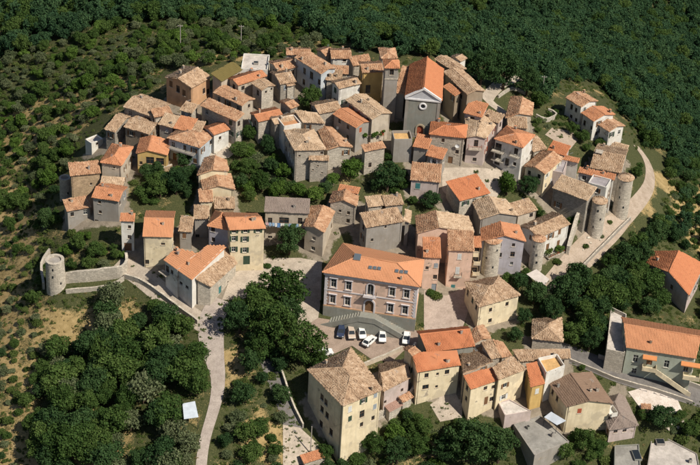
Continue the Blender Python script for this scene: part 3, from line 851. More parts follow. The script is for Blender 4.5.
    H('sw_big_orange', (142.3,236.3), (172.8,237), (180,211.5), 8, 'X', 'cream', 'smooth', 'house with wide smooth orange roof and cream front beside the white shaded house', chim=1, wins=[(0,147,262,.9,1.2,'n'),(0,163,244,.9,.6,'n')])
    # the cream row
    H('row_a', (197,175.3), (229,171), [(226,159.5),(205,157.5)], 8, 'Y', 'cream', 'mix', 'highest gabled house of the cream stepped row beside the leafy ravine', auto=False, chim=0)
    H('row_b', (203,189.3), (235,189.5), [(230.5,174),(200,176)], 7, 'Y', 'cream', 'mix', 'middle gabled house of the cream stepped row, with flaking roof', auto=False, chim=0)
    H('row_c', (199,202), (213.5,201.5), ('r',215,188.5), 6, 'S', 'cream', 'mix', 'narrow lower roof against the stepped cream row', auto=False, chim=0)
    H('row_rubble', (214,208.5), (235,208.5), ('r',235,197), 5, 'S', 'rubble', 'old', 'rough tan rubble roof at the foot of the cream stepped row', pitch=22, auto=False, chim=1)
    H('row_d', (193.5,218.8), (209.5,218.8), ('r',212,205.5), 5.5, 'S', 'grey', 'old', 'small tan roofed house with one square window behind the cream tall house', wins=[(0,196.5,236,.9,.9,'n')])
    H('row_e', (178,231), (192,232), ('r',195,217), 5, 'S', 'grey', 'old', 'tumbledown tan roof between the wide orange roof and the cream tall house', auto=False, chim=0)
    H('cream_left', (207,225.8), (229.5,230.3), [(234,215),(215,211)], 9, 'H', 'lilac', 'smooth', 'lilac side wing of the tall cream house', wins=[(0,213,229.5,.9,1.2,'n'),(0,213.3,239.5,.8,1.1,'n')], rise=1.6, chim=0)
    H('cream_tall', (229.5,230), (266,228.3), [(257.5,213.5),(221,212.5)], 11.5, 'X', 'cream', 'smooth', 'tall cream house with rows of dark green shuttered windows', scol='g', chim=2,
      wins=[(0,234,228.6,.9,1.0,'o'),(0,245.5,229.6,.9,1.0,'o'),(0,258,230.6,.9,1.0,'o'),(0,233.7,238.5,.9,1.35,'o'),(0,244.8,239,.9,1.35,'o'),(0,233.5,249.2,.9,1.35,'o'),(0,244.6,250,.9,1.35,'o'),(0,246.5,260.3,1.5,2.4,'d','g')])
    H('sw_white_a', (163.5,259.5), (177,269.2), [(198,254.5),(176,247.5)], 8, 'S', 'white', 'smooth', 'upper half of the long white house under smooth orange roof', pitch=9, chim=2, auto=False,
      wins=[(0,166,268,1.2,1.8,'n'),(0,172,272,.9,1.1,'n')])
    H('sw_white_b', (177,269.2), (192,279.8), [(226.5,246.8),(207.5,245)], 8, 'S', 'white', 'smooth', 'lower half of the long white house, joined to the rubble roofed barn', pitch=9, chim=1, auto=False,
      wins=[(0,181,283,1.0,.7,'n'),(0,187,287,1.0,.7,'n')])
    H('sw_rubble_barn', (195.5,279), (211,287), [(237.5,263),(226.5,249)], 5.5, 'R', 'palestone', 'old', 'barn with rough tan stone roof sloping to the piazza lane', pitch=24, auto=False,
      wins=[(1,220,295.5,1.1,2.0,'d','t'),(1,228,282,.5,.5,'n')], chim=0, name='barn', cat='barn')
    # north crest
    H('c_tan_a', (268.5,62), (277,71), (298,67), 5, 'Y', 'stone', 'mix', 'faded terracotta roof with dark west gable on the north crest')
    H('c_tan_b', (269.8,72), (280,84.5), (291,75), 5.2, 'Y', 'darkstone', 'old', 'tan roof stepping down west of the tall blue-grey facade')
    H('c_tiny', (281.5,80.5), (286.8,86.5), (294.3,84), 4.6, 'Y', 'palestone', 'old', 'tiny stone house with bright end wall below the blue-grey facade', auto=False, chim=0)
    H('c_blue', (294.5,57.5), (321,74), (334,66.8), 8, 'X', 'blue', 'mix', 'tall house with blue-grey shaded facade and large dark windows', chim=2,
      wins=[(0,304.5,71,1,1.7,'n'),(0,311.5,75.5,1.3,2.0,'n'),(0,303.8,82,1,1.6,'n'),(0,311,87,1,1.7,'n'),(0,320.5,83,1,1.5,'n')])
    H('c_back_tan', (286,54.8), (311,55.3), ('r',309.5,50), 4.5, 'X', 'grey', 'mix', 'long low tan roof on the crest behind the blue-grey facade', chim=1)
    H('c_white_wall', (331,58.7), (352,58.7), ('r',353,51), 5, 'X', 'white', 'mix', 'terracotta roofed house with white front wall on the north crest', wins=[(0,344.5,60.5,.8,.8,'n')])
    H('c_dark_shed', (315.5,50), (325.5,56), (332,50.5), 4.2, 'Y', 'stone', 'mix', 'little roof with dark side wall left of the white fronted crest house', auto=False, chim=0)
    H('c_orange_s', (352.8,66), (373,63), ('r',369.5,53.5), 4.2, 'S', 'stone', 'mix', 'faded orange slope roof at the north crest beside white fronted house', auto=False, chim=0)
    H('c_yellow', (362,72.7), (384,72), ('r',384,64), 10, 'X', 'yellow', 'mix', 'yellow walled house standing against the bell tower', wins=[(0,368,89,1.2,2.2,'n')], pitch=15)
    H('c_behind_tower', (381,58.5), (397.5,58.5), 5.5, 9, 'H', 'stone', 'mix', 'old pyramid roofed house behind the bell tower', auto=False, chim=0)
    H('c_low_a', (330,73), (348.5,74), ('r',346.5,66), 5, 'S', 'beige', 'mix', 'low patched roof below the white fronted crest house', auto=False)
    H('c_low_b', (325.5,80), (342,81), ('r',348,71), 6, 'S', 'stone', 'old', 'tan roof filling the gap behind the white corner house')
    H('c_white_corner', (330.5,82), (338.7,89), (365.5,86.5), 7.5, 'Y', 'white', 'old', 'white corner house with curved tan roof facing the church shadow', auto=False, chim=1)
    # centre, west of the church
    H('m_orange_a', (249.5,113), (258,122), (277,109), 6, 'Y', 'stone', 'orange', 'orange roofed house with washing hung under its eave', chim=1)
    H('m_orange_b', (279,102), (290.5,109), (302,107.3), 6, 'Y', 'darkstone', 'mix', 'small terracotta roof next to the round green treetop', auto=False, chim=0)
    H('m_tan_a', (268.5,118), (274.5,124.5), (295,113.5), 6.5, 'Y', 'darkstone', 'pale', 'pale tan roof behind the little walled roof terrace', auto=False, chim=1)
    H('m_terrace', (277,119.5), (284,128), (298.5,121.5), 7, 'F', 'white', 'terra', 'small roof terrace with white parapet and terracotta floor', auto=False, name='terrace_house')
    H('m_tan_b', (302.7,122.3), (325.4,123.5), [(317.5,112.5),(294,110)], 6, 'S', 'stone', 'pale', 'pale tan gable roof behind the tall stone house')
    H('m_tall', (294.5,150.7), (325.7,149.8), [(313.5,129.5),(283,129.5)], 9.5, 'H', 'stone', 'pale', 'tall stone house with broad pale tan roof above the ravine garden', chim=1, pitch=10, wins=[(0,299.5,156,.5,.5,'n'),(0,322,153,.7,.7,'n'),(0,314,166,.6,.7,'n')])
    H('m_brown', (326.7,150), (352.7,147.2), [(331,126.5),(318,130.5)], 5.5, 'Y', 'palestone', 'mix', 'house with rust brown roof and pale blank gable by bright green tree', auto=False, chim=1)
    H('m_leanto', (308.5,159.8), (329,160.8), ('r',322.5,155.5), 6.5, 'S', 'stone', 'old', 'stone lean-to with pigeon holes at the foot of the tall stone house', wins=[(0,313,170,.4,.4,'n'),(0,318,166,.4,.4,'n'),(0,322,173,.4,.4,'n')], auto=False, chim=0)
    H('m_tan_c', (309.5,103.5), (319,114), (339.5,106.5), 5.5, 'Y', 'stone', 'old', 'tan roofed cottage right of the round green treetop', chim=0)
    H('m_orange_c', (332.5,114), (356,128), (373.3,122.3), 7, 'X', 'grey', 'orange', 'grey house with orange roof, white lit end and a leafy pergola', scol='r',
      wins=[(0,339.5,121,.8,1.1,'n'),(0,348,127,.8,1.1,'n'),(0,347.5,137,.8,1.1,'n'),(1,360.5,130,.8,1.2,'c')])
    H('m_tan_d', (345.5,100), (371.8,119.5), (389.8,111.8), 7.2, 'X', 'beige', 'pale', 'house with large pale tan roof facing the church square', wins=[(1,382.5,133,.9,1.5,'c')], scol='r')
    H('m_lean_orange', (364.5,151.8), (386.3,147.5), ('r',386.5,140), 7, 'S', 'stone', 'mix', 'grey stone house with orange lean-to roof below the pergola', auto=False, chim=0)
    H('ch_terrace', (394,141.8), (412.3,141.5), (413.5,132.5), 6, 'F', 'grey', 'ochre', 'flat ochre roof terrace with pale railing before the church door', auto=False, parapet=.7, name='terrace_house')
    H('ch_orange_a', (412.5,146.3), (428.3,149.3), ('r',429.3,136), 6, 'S', 'grey', 'orange', 'narrow orange roof right beside the ochre roof terrace', auto=False, chim=0, pitch=14)
    H('ch_orange_b', (425.5,155.3), (442.7,159.5), ('r',442.5,148), 5.8, 'S', 'grey', 'orange', 'lower orange roof stepping down from the ochre roof terrace', chim=0, pitch=14)
    H('ch_teal', (410,179.8), (440.6,182.5), ('r',441.2,164.5), 5.2, 'S', 'rose', 'mix', 'house with flaking orange roof and one teal window', wins=[(0,417.8,186,1.1,1.5,'c','t')], auto=False, chim=0, pitch=15)
    H('sq_shed', (459.6,201), (490.3,193), ('r',488.8,170.5), 5.2, 'S', 'palestone', 'newred', 'building with one large plain orange roof on the small upper square', chim=1, pitch=14, auto=False)
    # east of the church
    H('e_hip', (429,134.2), (465.6,138.2), (464,124.5), 8.5, 'H', 'stone', 'newred', 'stone house with bright orange hipped roof right of church front', chim=1,
      wins=[(0,443,140.5,.7,1.0,'n'),(0,450,163,1.1,1.9,'d','b'),(0,457,152,.8,1.1,'n')])
    H('e_tall_a', (434.5,59), (455.3,72.5), (460.5,65), 7, 'X', 'brown', 'old', 'tan roofed house rising right behind the church apse', auto=False, chim=0)
    H('e_tall_b', (443,72), (467,94.5), (473,80), 9, 'X', 'brown', 'old', 'tall brown walled house with tan roof along the church flank', wins=[(0,461,96.5,1,1.2,'n'),(0,452,101,.9,1.2,'n')], chim=0)
    H('church_aisle', (394,93), (405.3,93.8), [(411,66.5),(402,66)], 8, 'S', 'grey', 'mix', 'narrow grey building between the church and the bell tower', auto=False, chim=0, pitch=8)
    H('e_white_top', (450,57.5), (460.5,62), (468,58.6), 5.5, 'Y', 'white', 'old', 'small pale house at the crest beside dark trees', auto=False, chim=0)
    H('e_strip', (442.5,86.5), (455,96), ('r',457.2,88.8), 7.6, 'S', 'brown', 'orange', 'thin orange strip roof along the church flank', auto=False, chim=0)
    H('e_orange_a', (463,112.8), (482,117.5), ('r',487.5,104), 7, 'S', 'rose', 'orange', 'patchy orange roof uphill of the pale house with red balcony', chim=1, auto=False)
    H('e_orange_b', (482,117.5), (498.6,123.3), ('r',503,114.5), 7, 'S', 'rose', 'old', 'tan roof beside the patchy orange roof on the east lane')
    H('e_balcony', (466,137.3), (486.2,138.5), [(498,122),(465,115)], 8.5, 'Y', 'rose', 'pale', 'pale house with red balcony above the small upper square', fr=.5, pitch=10,
      wins=[(0,476,143.5,1,1.9,'n'),(0,474.5,159.5,.9,1.0,'n'),(0,470,165.5,.4,.4,'n'),(0,478,165.5,.4,.4,'n')], scol='r')
    H('e_white', (494,138.8), (523,148), (538.3,136), 9.5, 'H', 'white', 'orange', 'white house with hipped orange roof and stacked balconies', chim=2, scol='b',
      wins=[(0,497.5,146.5,1.6,1.9,'n'),(0,498,155,1.6,1.9,'n'),(0,497,162.5,1.4,1.1,'n'),(0,516,151.5,1,1.8,'n'),(0,507,162,1,2,'n'),(0,514.5,164,.8,1,'n'),(1,531.5,143,.8,1.1,'n'),(1,531,152.5,.8,1.1,'n'),(1,527,159,.6,.8,'n')])
    H('e_gable', (505.3,118), (532.3,115.5), [(533.5,103),(511,96.5)], 6, 'Y', 'beige', 'mix', 'gabled house with two-tone tan roof by the woodland path', chim=0)
    H('e_low_tan', (507.5,127.3), (527.5,128.5), ('r',533,117.5), 5, 'S', 'stone', 'old', 'dull tan roof behind the white house with stacked balconies', auto=False, chim=0)
    H('e_brown', (533.5,152), (547,148.5), ('r',550,132), 4.0, 'S', 'stone', 'old', 'low brown roof beside the dusty yard', auto=False, chim=0)
    H('e_red', (547,150.3), (565.3,155.8), ('r',566.2,144.5), 4.2, 'S', 'rose', 'newred', 'deep orange shed roof at the dusty yard', auto=False, chim=1)
    H('e_cream_end', (524,166.3), (545.3,174.3), (559.5,156.5), 5.8, 'Y', 'cream', 'mix', 'house with orange and tan gable and narrow cream front', chim=0)
    H('e_lilac_flat', (550.5,171), (563.3,173.5), (573.3,163), 5, 'F', 'rose', 'lilac', 'small building with flat lilac grey roof among orange roofs', auto=False, parapet=.25)
    H('e_orange_strip', (561,159), (578.5,163), ('r',580,158.5), 4.8, 'S', 'white', 'orange', 'orange strip roof over a white wall next to flat lilac roof', auto=False, chim=0)
    H('e_tan_hole', (589.5,167.3), (621,173.5), (627,149.5), 6.2, 'X', 'stone', 'old', 'tan roofed house with a dark roof opening near the stepped house', chim=1, pitch=14)
    H('e_tan_low', (610.5,147), (627,151), ('r',624.5,144), 3.2, 'S', 'palestone', 'pale', 'small pale roof at the foot of the stepped white-grey house', auto=False, chim=0)
    H('step_a', (565,97.6), (581.2,107.3), (597.6,100.7), 5.8, 'X', 'white', 'mix', 'uppermost of the three stepped houses beside the forest', chim=1,
      wins=[(0,571.5,107,.9,1.5,'n'),(0,576,110,.8,1.2,'n'),(0,571,117,.9,1.3,'n'),(0,576,120,.8,1.1,'n')])
    H('step_b', (581,112.8), (593.7,121.4), (612.3,112.8), 5.2, 'X', 'white', 'orange', 'middle one of the three stepped houses, with brightest orange roof', chim=1, wins=[(0,584.5,123,.9,1.5,'n'),(0,593,129,.7,1,'n')])
    H('step_c', (593.4,121.8), (609.2,131.8), (625.2,126), 5, 'X', 'white', 'mix', 'lowest of the three stepped houses, with blank white gable', chim=1, wins=[(0,598.5,130.5,.9,1.3,'n')])
    H('se_lilac_flat', (588,183.3), (606.3,188.3), (615.5,181.3), 9, 'F', 'white', 'lilac', 'white house with flat lilac roof between two round stone towers', parapet=.3,
      wins=[(1,609,191,.9,1.4,'o'),(1,613,187.5,.9,1.4,'o'),(1,608.5,203,.9,1.4,'o')], scol='b')
    H('se_strip', (577.5,172.3), (614.3,180.2), ('r',619.5,175.5), 9, 'S', 'white', 'orange', 'long orange strip roof beside the flat lilac roof', auto=False, chim=2)
    H('se_big_tan', (552,187.7), (587.7,200.8), ('r',595.5,186.5), 8.5, 'S', 'darkstone', 'pale', 'big tan tiled roof over a dark stone wall', auto=False, chim=0, pitch=15)
    H('se_turq', (538,238.3), (570.6,224), ('r',561.8,215.3), 7.2, 'X', 'white', 'old', 'white house with brown shutters and flowered balcony on the east road', scol='b',
      wins=[(0,550.7,236,1,1.5,'o'),(0,559.5,231.5,.9,1.5,'c'),(0,558.2,243,.9,1.5,'c'),(0,547.5,247,1,1.9,'d')])
    H('se_lilac', (481.5,240.6), (526,241.5), [(518.5,224.8),(480.5,228.5)], 9.5, 'Y', 'lilac', 'orange', 'lilac fronted house between two round stone towers', pitch=12, rise=1.5, chim=1,
      wins=[(0,500,245,.7,.9,'n'),(0,513.5,245,.7,.9,'n'),(0,499.3,255,1.1,1.2,'n'),(0,512.5,254.3,1.0,1.4,'n'),(0,496,265,.6,.7,'n'),(0,511.5,263.5,.7,.9,'p')])
    H('e_grey_gable', (480,219.3), (518.6,215.6), [(504.5,199),(472,201)], 7.5, 'Y', 'grey', 'pale', 'house with blank grey gable and pale two-tone roof', auto=False, chim=1)
    H('e_pale_small', (518,215.8), (538.2,209.8), ('r',528.7,197.3), 5.5, 'S', 'beige', 'old', 'small tan roofed house with bright blank side wall', auto=False, chim=0, pitch=14)
    # centre south
    H('slate', (264,211.3), (309.3,213.5), ('r',311,198.5), 7.5, 'S', 'beige', 'slate', 'house with grey-brown sheet roof and washing on its balcony', chim=1, pitch=14,
      wins=[(0,270,221,1,1.8,'n'),(0,284,220.5,2.2,1.6,'n'),(0,300,221,1,1.7,'n'),(0,270,238,1,1.2,'n')])
    H('mid_orange', (303.5,226.2), (324.2,232.8), [(335.2,211),(311.5,205.5)], 7.5, 'Y', 'beige', 'mix', 'beige gabled house with two square windows and clean orange roof', chim=0, scol='w',
      wins=[(0,313.8,238.5,.9,.9,'p'),(0,313,248.5,1,1,'p'),(1,331.5,226,1,1.5,'n')])
    H('stack_a', (337.5,190.5), (358.3,194), ('r',359.5,187), 5, 'S', 'stone', 'orange', 'upper small orange roof of the pair beside the dark alley', auto=False, chim=0)
    H('stack_b', (329,202.3), (356.7,206.3), [(358.5,195.5),(333,191.5)], 6.2, 'Y', 'stone', 'mix', 'lower grey stone house of the pair beside the dark alley', wins=[(0,340,211,.6,.7,'n'),(0,348.5,213,.7,.9,'n'),(0,348,221,.8,1.1,'n')], rise=1.2, chim=0)
    H('tan_a', (368,207.3), (384.7,205.3), ('r',385,194), 6.5, 'S', 'stone', 'pale', 'tan roof on the left behind the grey plastered house', auto=False, chim=0)
    H('tan_b', (385,206.3), (404.3,204.3), ('r',405,193), 6.8, 'S', 'stone', 'old', 'tan roof on the right behind the grey plastered house', auto=False, chim=1)
    H('tan_front', (366,227.7), (404.2,221.4), ('r',404,205.5), 8.5, 'S', 'grey', 'old', 'grey plastered house with broad tan roof behind the pink palazzo', wins=[(0,385.5,227,.5,.6,'n'),(0,372,240,.6,.8,'n')], chim=0, pitch=14)
    H('tan_side', (404,220.8), (410,222.8), (415.5,211.3), 7.5, 'R', 'grey', 'pale', 'narrow tan roof flap beside the grey plastered house', auto=False, chim=0)
    H('pink_back', (417,233.4), (474,232.5), [(468,216),(415.5,216)], 8.5, 'Y', 'pink', 'pale', 'pink house with roof half orange and half pale tan', roof2='mix', fr=.38, auto=False, chim=0, pitch=14)
    H('pink_left', (423,257.3), (441.3,258), ('r',440.5,237.5), 9, 'S', 'pink', 'orange', 'pink house with narrow orange roof next to the palazzo', chim=1, scol='s', pitch=13,
      wins=[(0,427,268,.7,.9,'n'),(0,436,265.5,.9,1.2,'c'),(0,435,277,.9,1.2,'n'),(0,437.5,289,1.1,2.0,'d')])
    H('pink_right', (448,250.3), (474.6,251.3), ('r',472.5,230.5), 10.5, 'S', 'pink', 'mix', 'tall pink house with tan roof and pale yellow shutters', chim=0, pitch=13, scol='w',
      wins=[(0,459.5,256.5,.9,1.5,'c'),(0,457.5,270.5,.9,1.9,'c'),(0,453,287,.9,1.3,'c','t')])
    H('pink_loggia', (473.8,247.3), (481.8,247.5), ('r',482.5,236.5), 8.5, 'S', 'cream', 'orange', 'narrow cream house with stacked loggias against a round tower', auto=False, chim=0,
      wins=[(0,477,249.8,1.3,1.1,'n'),(0,476,260,1.3,1.6,'n'),(0,475,270.5,1.3,1.6,'n')])
    H('yellow_hip', (464.5,282.3), (478.6,307.3), [(520.7,295.3),(499,276.5)], 6.2, 'H', 'cream', 'old', 'pale yellow house with tan hipped roof by the round tower', chim=0,
      wins=[(1,490.5,310,.8,1.1,'n'),(1,490,320.5,.9,1.1,'n'),(1,507,304,.8,1.1,'n')])
    H('hut_tan', (531.5,338.7), (563.2,342.3), [(561.5,317.5),(532.5,319.5)], 3.6, 'H', 'stone', 'old', 'little square hut with tan hipped roof under dark trees', auto=False, chim=0, name='hut', cat='hut')
    # south front
    H('south_hip', (307,369.6), (343,406.2), [(382.7,389.7),(351,347.5)], 12.5, 'H', 'cream', 'old', 'large yellow block with mottled tan hipped roof below the car park', chim=2, scol='g',
      wins=[(1,350,409,.9,1.5,'c','w'),(1,363.5,400.5,.9,1.4,'o','g'),(1,375.5,394.5,.9,1.4,'c','s'),(1,350,418.5,.9,1.3,'c','g'),(1,362,414,1.2,1.9,'n'),(1,374.8,406.5,.9,1.3,'c','s'),(1,361.5,424.5,.8,1.2,'n'),(1,373,418,.8,1.2,'n'),
            (0,322,397,1.2,1.6,'n'),(0,326,402,1.2,1.6,'n'),(0,322,409,1.2,1.6,'n'),(0,327,415,1.2,1.6,'n'),(0,321,424,1.2,1.9,'n'),(0,331,432,1.2,1.8,'n')])
    H('south_lilac', (383.5,391.5), (411,377.5), [(404.5,359),(377.5,364.5)], 6.5, 'X', 'rose', 'old', 'lilac grey house with tan roof joined to the large yellow block', chim=0, wins=[(0,385,402,.7,.8,'n'),(0,402,390,.7,.9,'n'),(0,392,408,1,1.9,'d')])
    H('south_cream_arch', (417,372.3), (461.2,364.8), [(457,350),(411.5,352.5)], 8.5, 'S', 'cream', 'newred', 'cream house with orange roof over an arched lane', pitch=14, chim=2, auto=False,
      wins=[(0,426.5,375.5,.9,1.2,'n'),(0,437.5,374,.6,.7,'n'),(0,447,372,1,1.2,'n'),(0,425.5,387,1.4,1.2,'n'),(0,436.5,386.5,.6,.7,'n')])
    H('south_left_bit', (403,349), (412,356), [(421,351),(409,345)], 7.5, 'Y', 'cream', 'mix', 'little corner roof between the car park and the cream arched house', auto=False, chim=0)
    H('south_back_orange', (427,352.3), (475.2,346), [(468,326.5),(416.5,331.5)], 6.0, 'X', 'cement', 'newred', 'long flaking orange roof beside the car park', fr=.72, chim=2, pitch=12)
    H('south_rose', (474.3,343.5), (491,338.5), [(483,324),(470,332.5)], 5.5, 'Y', 'beige', 'mix', 'rosy tan roof at the end of the long flaking orange roof', auto=False, chim=0)
    H('south_tan_a', (463,374.5), (493.3,361.5), [(482,345.5),(459.5,351.5)], 6.5, 'T', 'stone', 'old', 'mottled tan roof with small roof light behind the cream south house', auto=False, chim=1, pitch=8)
    H('south_tan_b', (491,359), (501.7,357), [(491,339.5),(481,342)], 6.8, 'S', 'stone', 'old', 'narrow dark mottled tan roof ridge behind the cream south house', auto=False, chim=0)
    H('south_tan_c', (501.7,357.5), (512.5,355.5), [(503,341.5),(492,339.5)], 6.5, 'S', 'stone', 'mix', 'narrow reddish tan roof behind the cream south house', auto=False, chim=0)
    H('south_cream_a', (470.5,389.3), (498.2,380), [(492.5,367),(463.3,375.3)], 8.5, 'S', 'cream', 'newred', 'cream south house half under clean orange roof', pitch=13, chim=0,
      wins=[(0,485.4,388.2,.9,1.0,'n'),(0,494.5,386.5,.9,1.0,'n'),(0,486,400.5,.9,2.0,'c','b'),(0,493,398.5,1,1.2,'n')])
    H('south_cream_b', (498.2,380), (526.6,369), [(511.5,356),(492.5,367)], 8.3, 'S', 'cream', 'old', 'cream south house half under old tan roof', pitch=13, chim=0, auto=False,
      wins=[(0,505,385.3,1,1.2,'o','b'),(0,503.5,397,1,1.3,'o','w')])
    H('annex_white', (504.8,416), (531.3,411.3), [(509.5,399.5),(498,402.5)], 3.2, 'F', 'rose', 'whitecon', 'low annex with white flat roof against the cream south house', auto=False, parapet=.2, name='annex', cat='annex')
    H('ochre_narrow', (530.5,387), (545.2,383.3), [(536.7,361.5),(526,363.5)], 7.5, 'S', 'yellow', 'newred', 'narrow ochre yellow house with red-brown roof', pitch=13, auto=False, chim=0, wins=[(0,537,391,.9,1.3,'c','w')])
    H('ochre_terrace', (546,375.5), (564.6,368), [(557,356.5),(537.5,360.5)], 7.2, 'F', 'white', 'ochre', 'white parapet roof terrace with ochre floor near the brown roof', auto=False, parapet=.8, name='terrace_house')
    H('south_tan_band', (520,361.5), (571,358), [(570,348.5),(512,349.5)], 5, 'S', 'beige', 'old', 'long tan roof band behind the ochre roof terrace', auto=False, chim=1)
    H('brown_house', (566.5,407), (613,403.3), [(591,371.5),(549,383.5)], 7.5, 'Y', 'cream', 'brown', 'cream house with dark brown roof and one red shutter', fr=.48, pitch=13, chim=3, scol='r',
      wins=[(0,579.5,410.8,.9,1.2,'c','r'),(3,552.5,392,.9,1.4,'n'),(3,557,398.5,.9,1.4,'n')], auto=False)
    H('grey_flat', (534.5,456), (569.2,441.5), [(540,415.5),(513.3,424.3)], 4.5, 'F', 'grey', 'concrete', 'garage with wide bare concrete roof at the south foot', auto=False, parapet=.18, name='garage', cat='garage', wins=[(1,566,443,1.2,1.4,'n')])
    H('brown_low', (609,430.3), (638.2,425.6), [(621,389),(599,401)], 3.8, 'H', 'rose', 'slate', 'low house with dull brown hipped roof and square openings', pitch=14, chim=0,
      wins=[(0,615.5,431.5,.9,.8,'n'),(0,624.5,430.5,.9,.8,'n')])
    H('green_house', (626,347.2), (696,358.3), [(703,331),(621,317)], 8, 'X', 'green', 'smooth', 'long green house with orange roof and outside staircase', fr=.6, chim=1, pitch=14,
      wins=[(0,635.5,358.5,1.1,1.9,'p'),(0,666.5,364,1.1,1.9,'p'),(0,649.5,361,1.2,2.1,'d','b'),(0,634,371,1.1,1.4,'p'),(0,686,368,1.1,1.9,'p')])
    H('orange_villa', (646.5,263.3), (689,295.3), [(704,264),(651,251.3)], 4.5, 'Y', 'rose', 'newred', 'low villa with clean two-slope orange roof by the east wood', fr=.5, rise=2.0, chim=1)
    H('conc_left', (614,474), (641,473), [(639,444.5),(614.5,446)], 4, 'F', 'cement', 'concrete', 'small grey concrete roof beside the big pinkish concrete roof', auto=False, parapet=.25, name='garage', cat='garage')
    H('conc_right', (646,474), (701,474), [(697,454),(652.5,431)], 4.5, 'F', 'grey', 'palecon', 'big pinkish concrete roof with skylight hole at the south-east foot', auto=False, parapet=.2, name='garage', cat='garage')
houses()
pave()
# ------------------------------------------------------------ palazzo, church, towers, walls
def facade_box(ho, wall, u0, u1, v0, v1, proud, name, mat, parent=None, mb=None):
    """box lying on a wall; u along the wall, v local height"""
    A, B, dr, on, ln, zt = ho.walls[wall]
    own = mb is None
    if own: mb = MB()
    u = (u0+u1)/2; c = A.xy + dr*u + on*(proud/2-.02)
    mb.box((c.x, c.y, (v0+v1)/2), (u1-u0, proud+.04, v1-v0), 0, math.atan2(dr.y, dr.x))
    if own: return mb.build(name, mat, parent or ho.root)
TRIM = m_plain('lilac_stone_trim', (.60,.56,.57), .8, 0, .3)
IRON = m_plain('wrought_iron', (.04,.04,.04), .6)
def arch_surround(w, h, t, proud):
    """arched frame: opening w x h (h to the crown); local x along wall, y outward, z up"""
    mb = MB(); r = w/2; n = 12
    inner = [(-r, 0)] + [(-r, h-r)] + [(-r*math.cos(math.pi*k/n), h-r+r*math.sin(math.pi*k/n)) for k in range(1, n)] + [(r, h-r), (r, 0)]
    R2 = r+t
    outer = [(-R2, 0)] + [(-R2, h-r)] + [(-R2*math.cos(math.pi*k/n), h-r+R2*math.sin(math.pi*k/n)) for k in range(1, n)] + [(R2, h-r), (R2, 0)]
    for a in range(len(inner)-1):
        i0, i1, o0, o1 = inner[a], inner[a+1], outer[a], outer[a+1]
        mb.face([(i0[0], proud, i0[1]), (o0[0], proud, o0[1]), (o1[0], proud, o1[1]), (i1[0], proud, i1[1])])
        mb.face([(o0[0], 0, o0[1]), (o1[0], 0, o1[1]), (o1[0], proud, o1[1]), (o0[0], proud, o0[1])])
        mb.face([(i0[0], -.2, i0[1]), (i0[0], proud, i0[1]), (i1[0], proud, i1[1]), (i1[0], -.2, i1[1])])
    # spandrels closing the rectangular hole behind the arch
    for a in range(1, len(inner)-2):
        i0, i1 = inner[a], inner[a+1]
        mb.face([(i0[0], .01, i0[1]), (i1[0], .01, i1[1]), (i1[0], .01, h+.02), (i0[0], .01, h+.02)])
    return mb
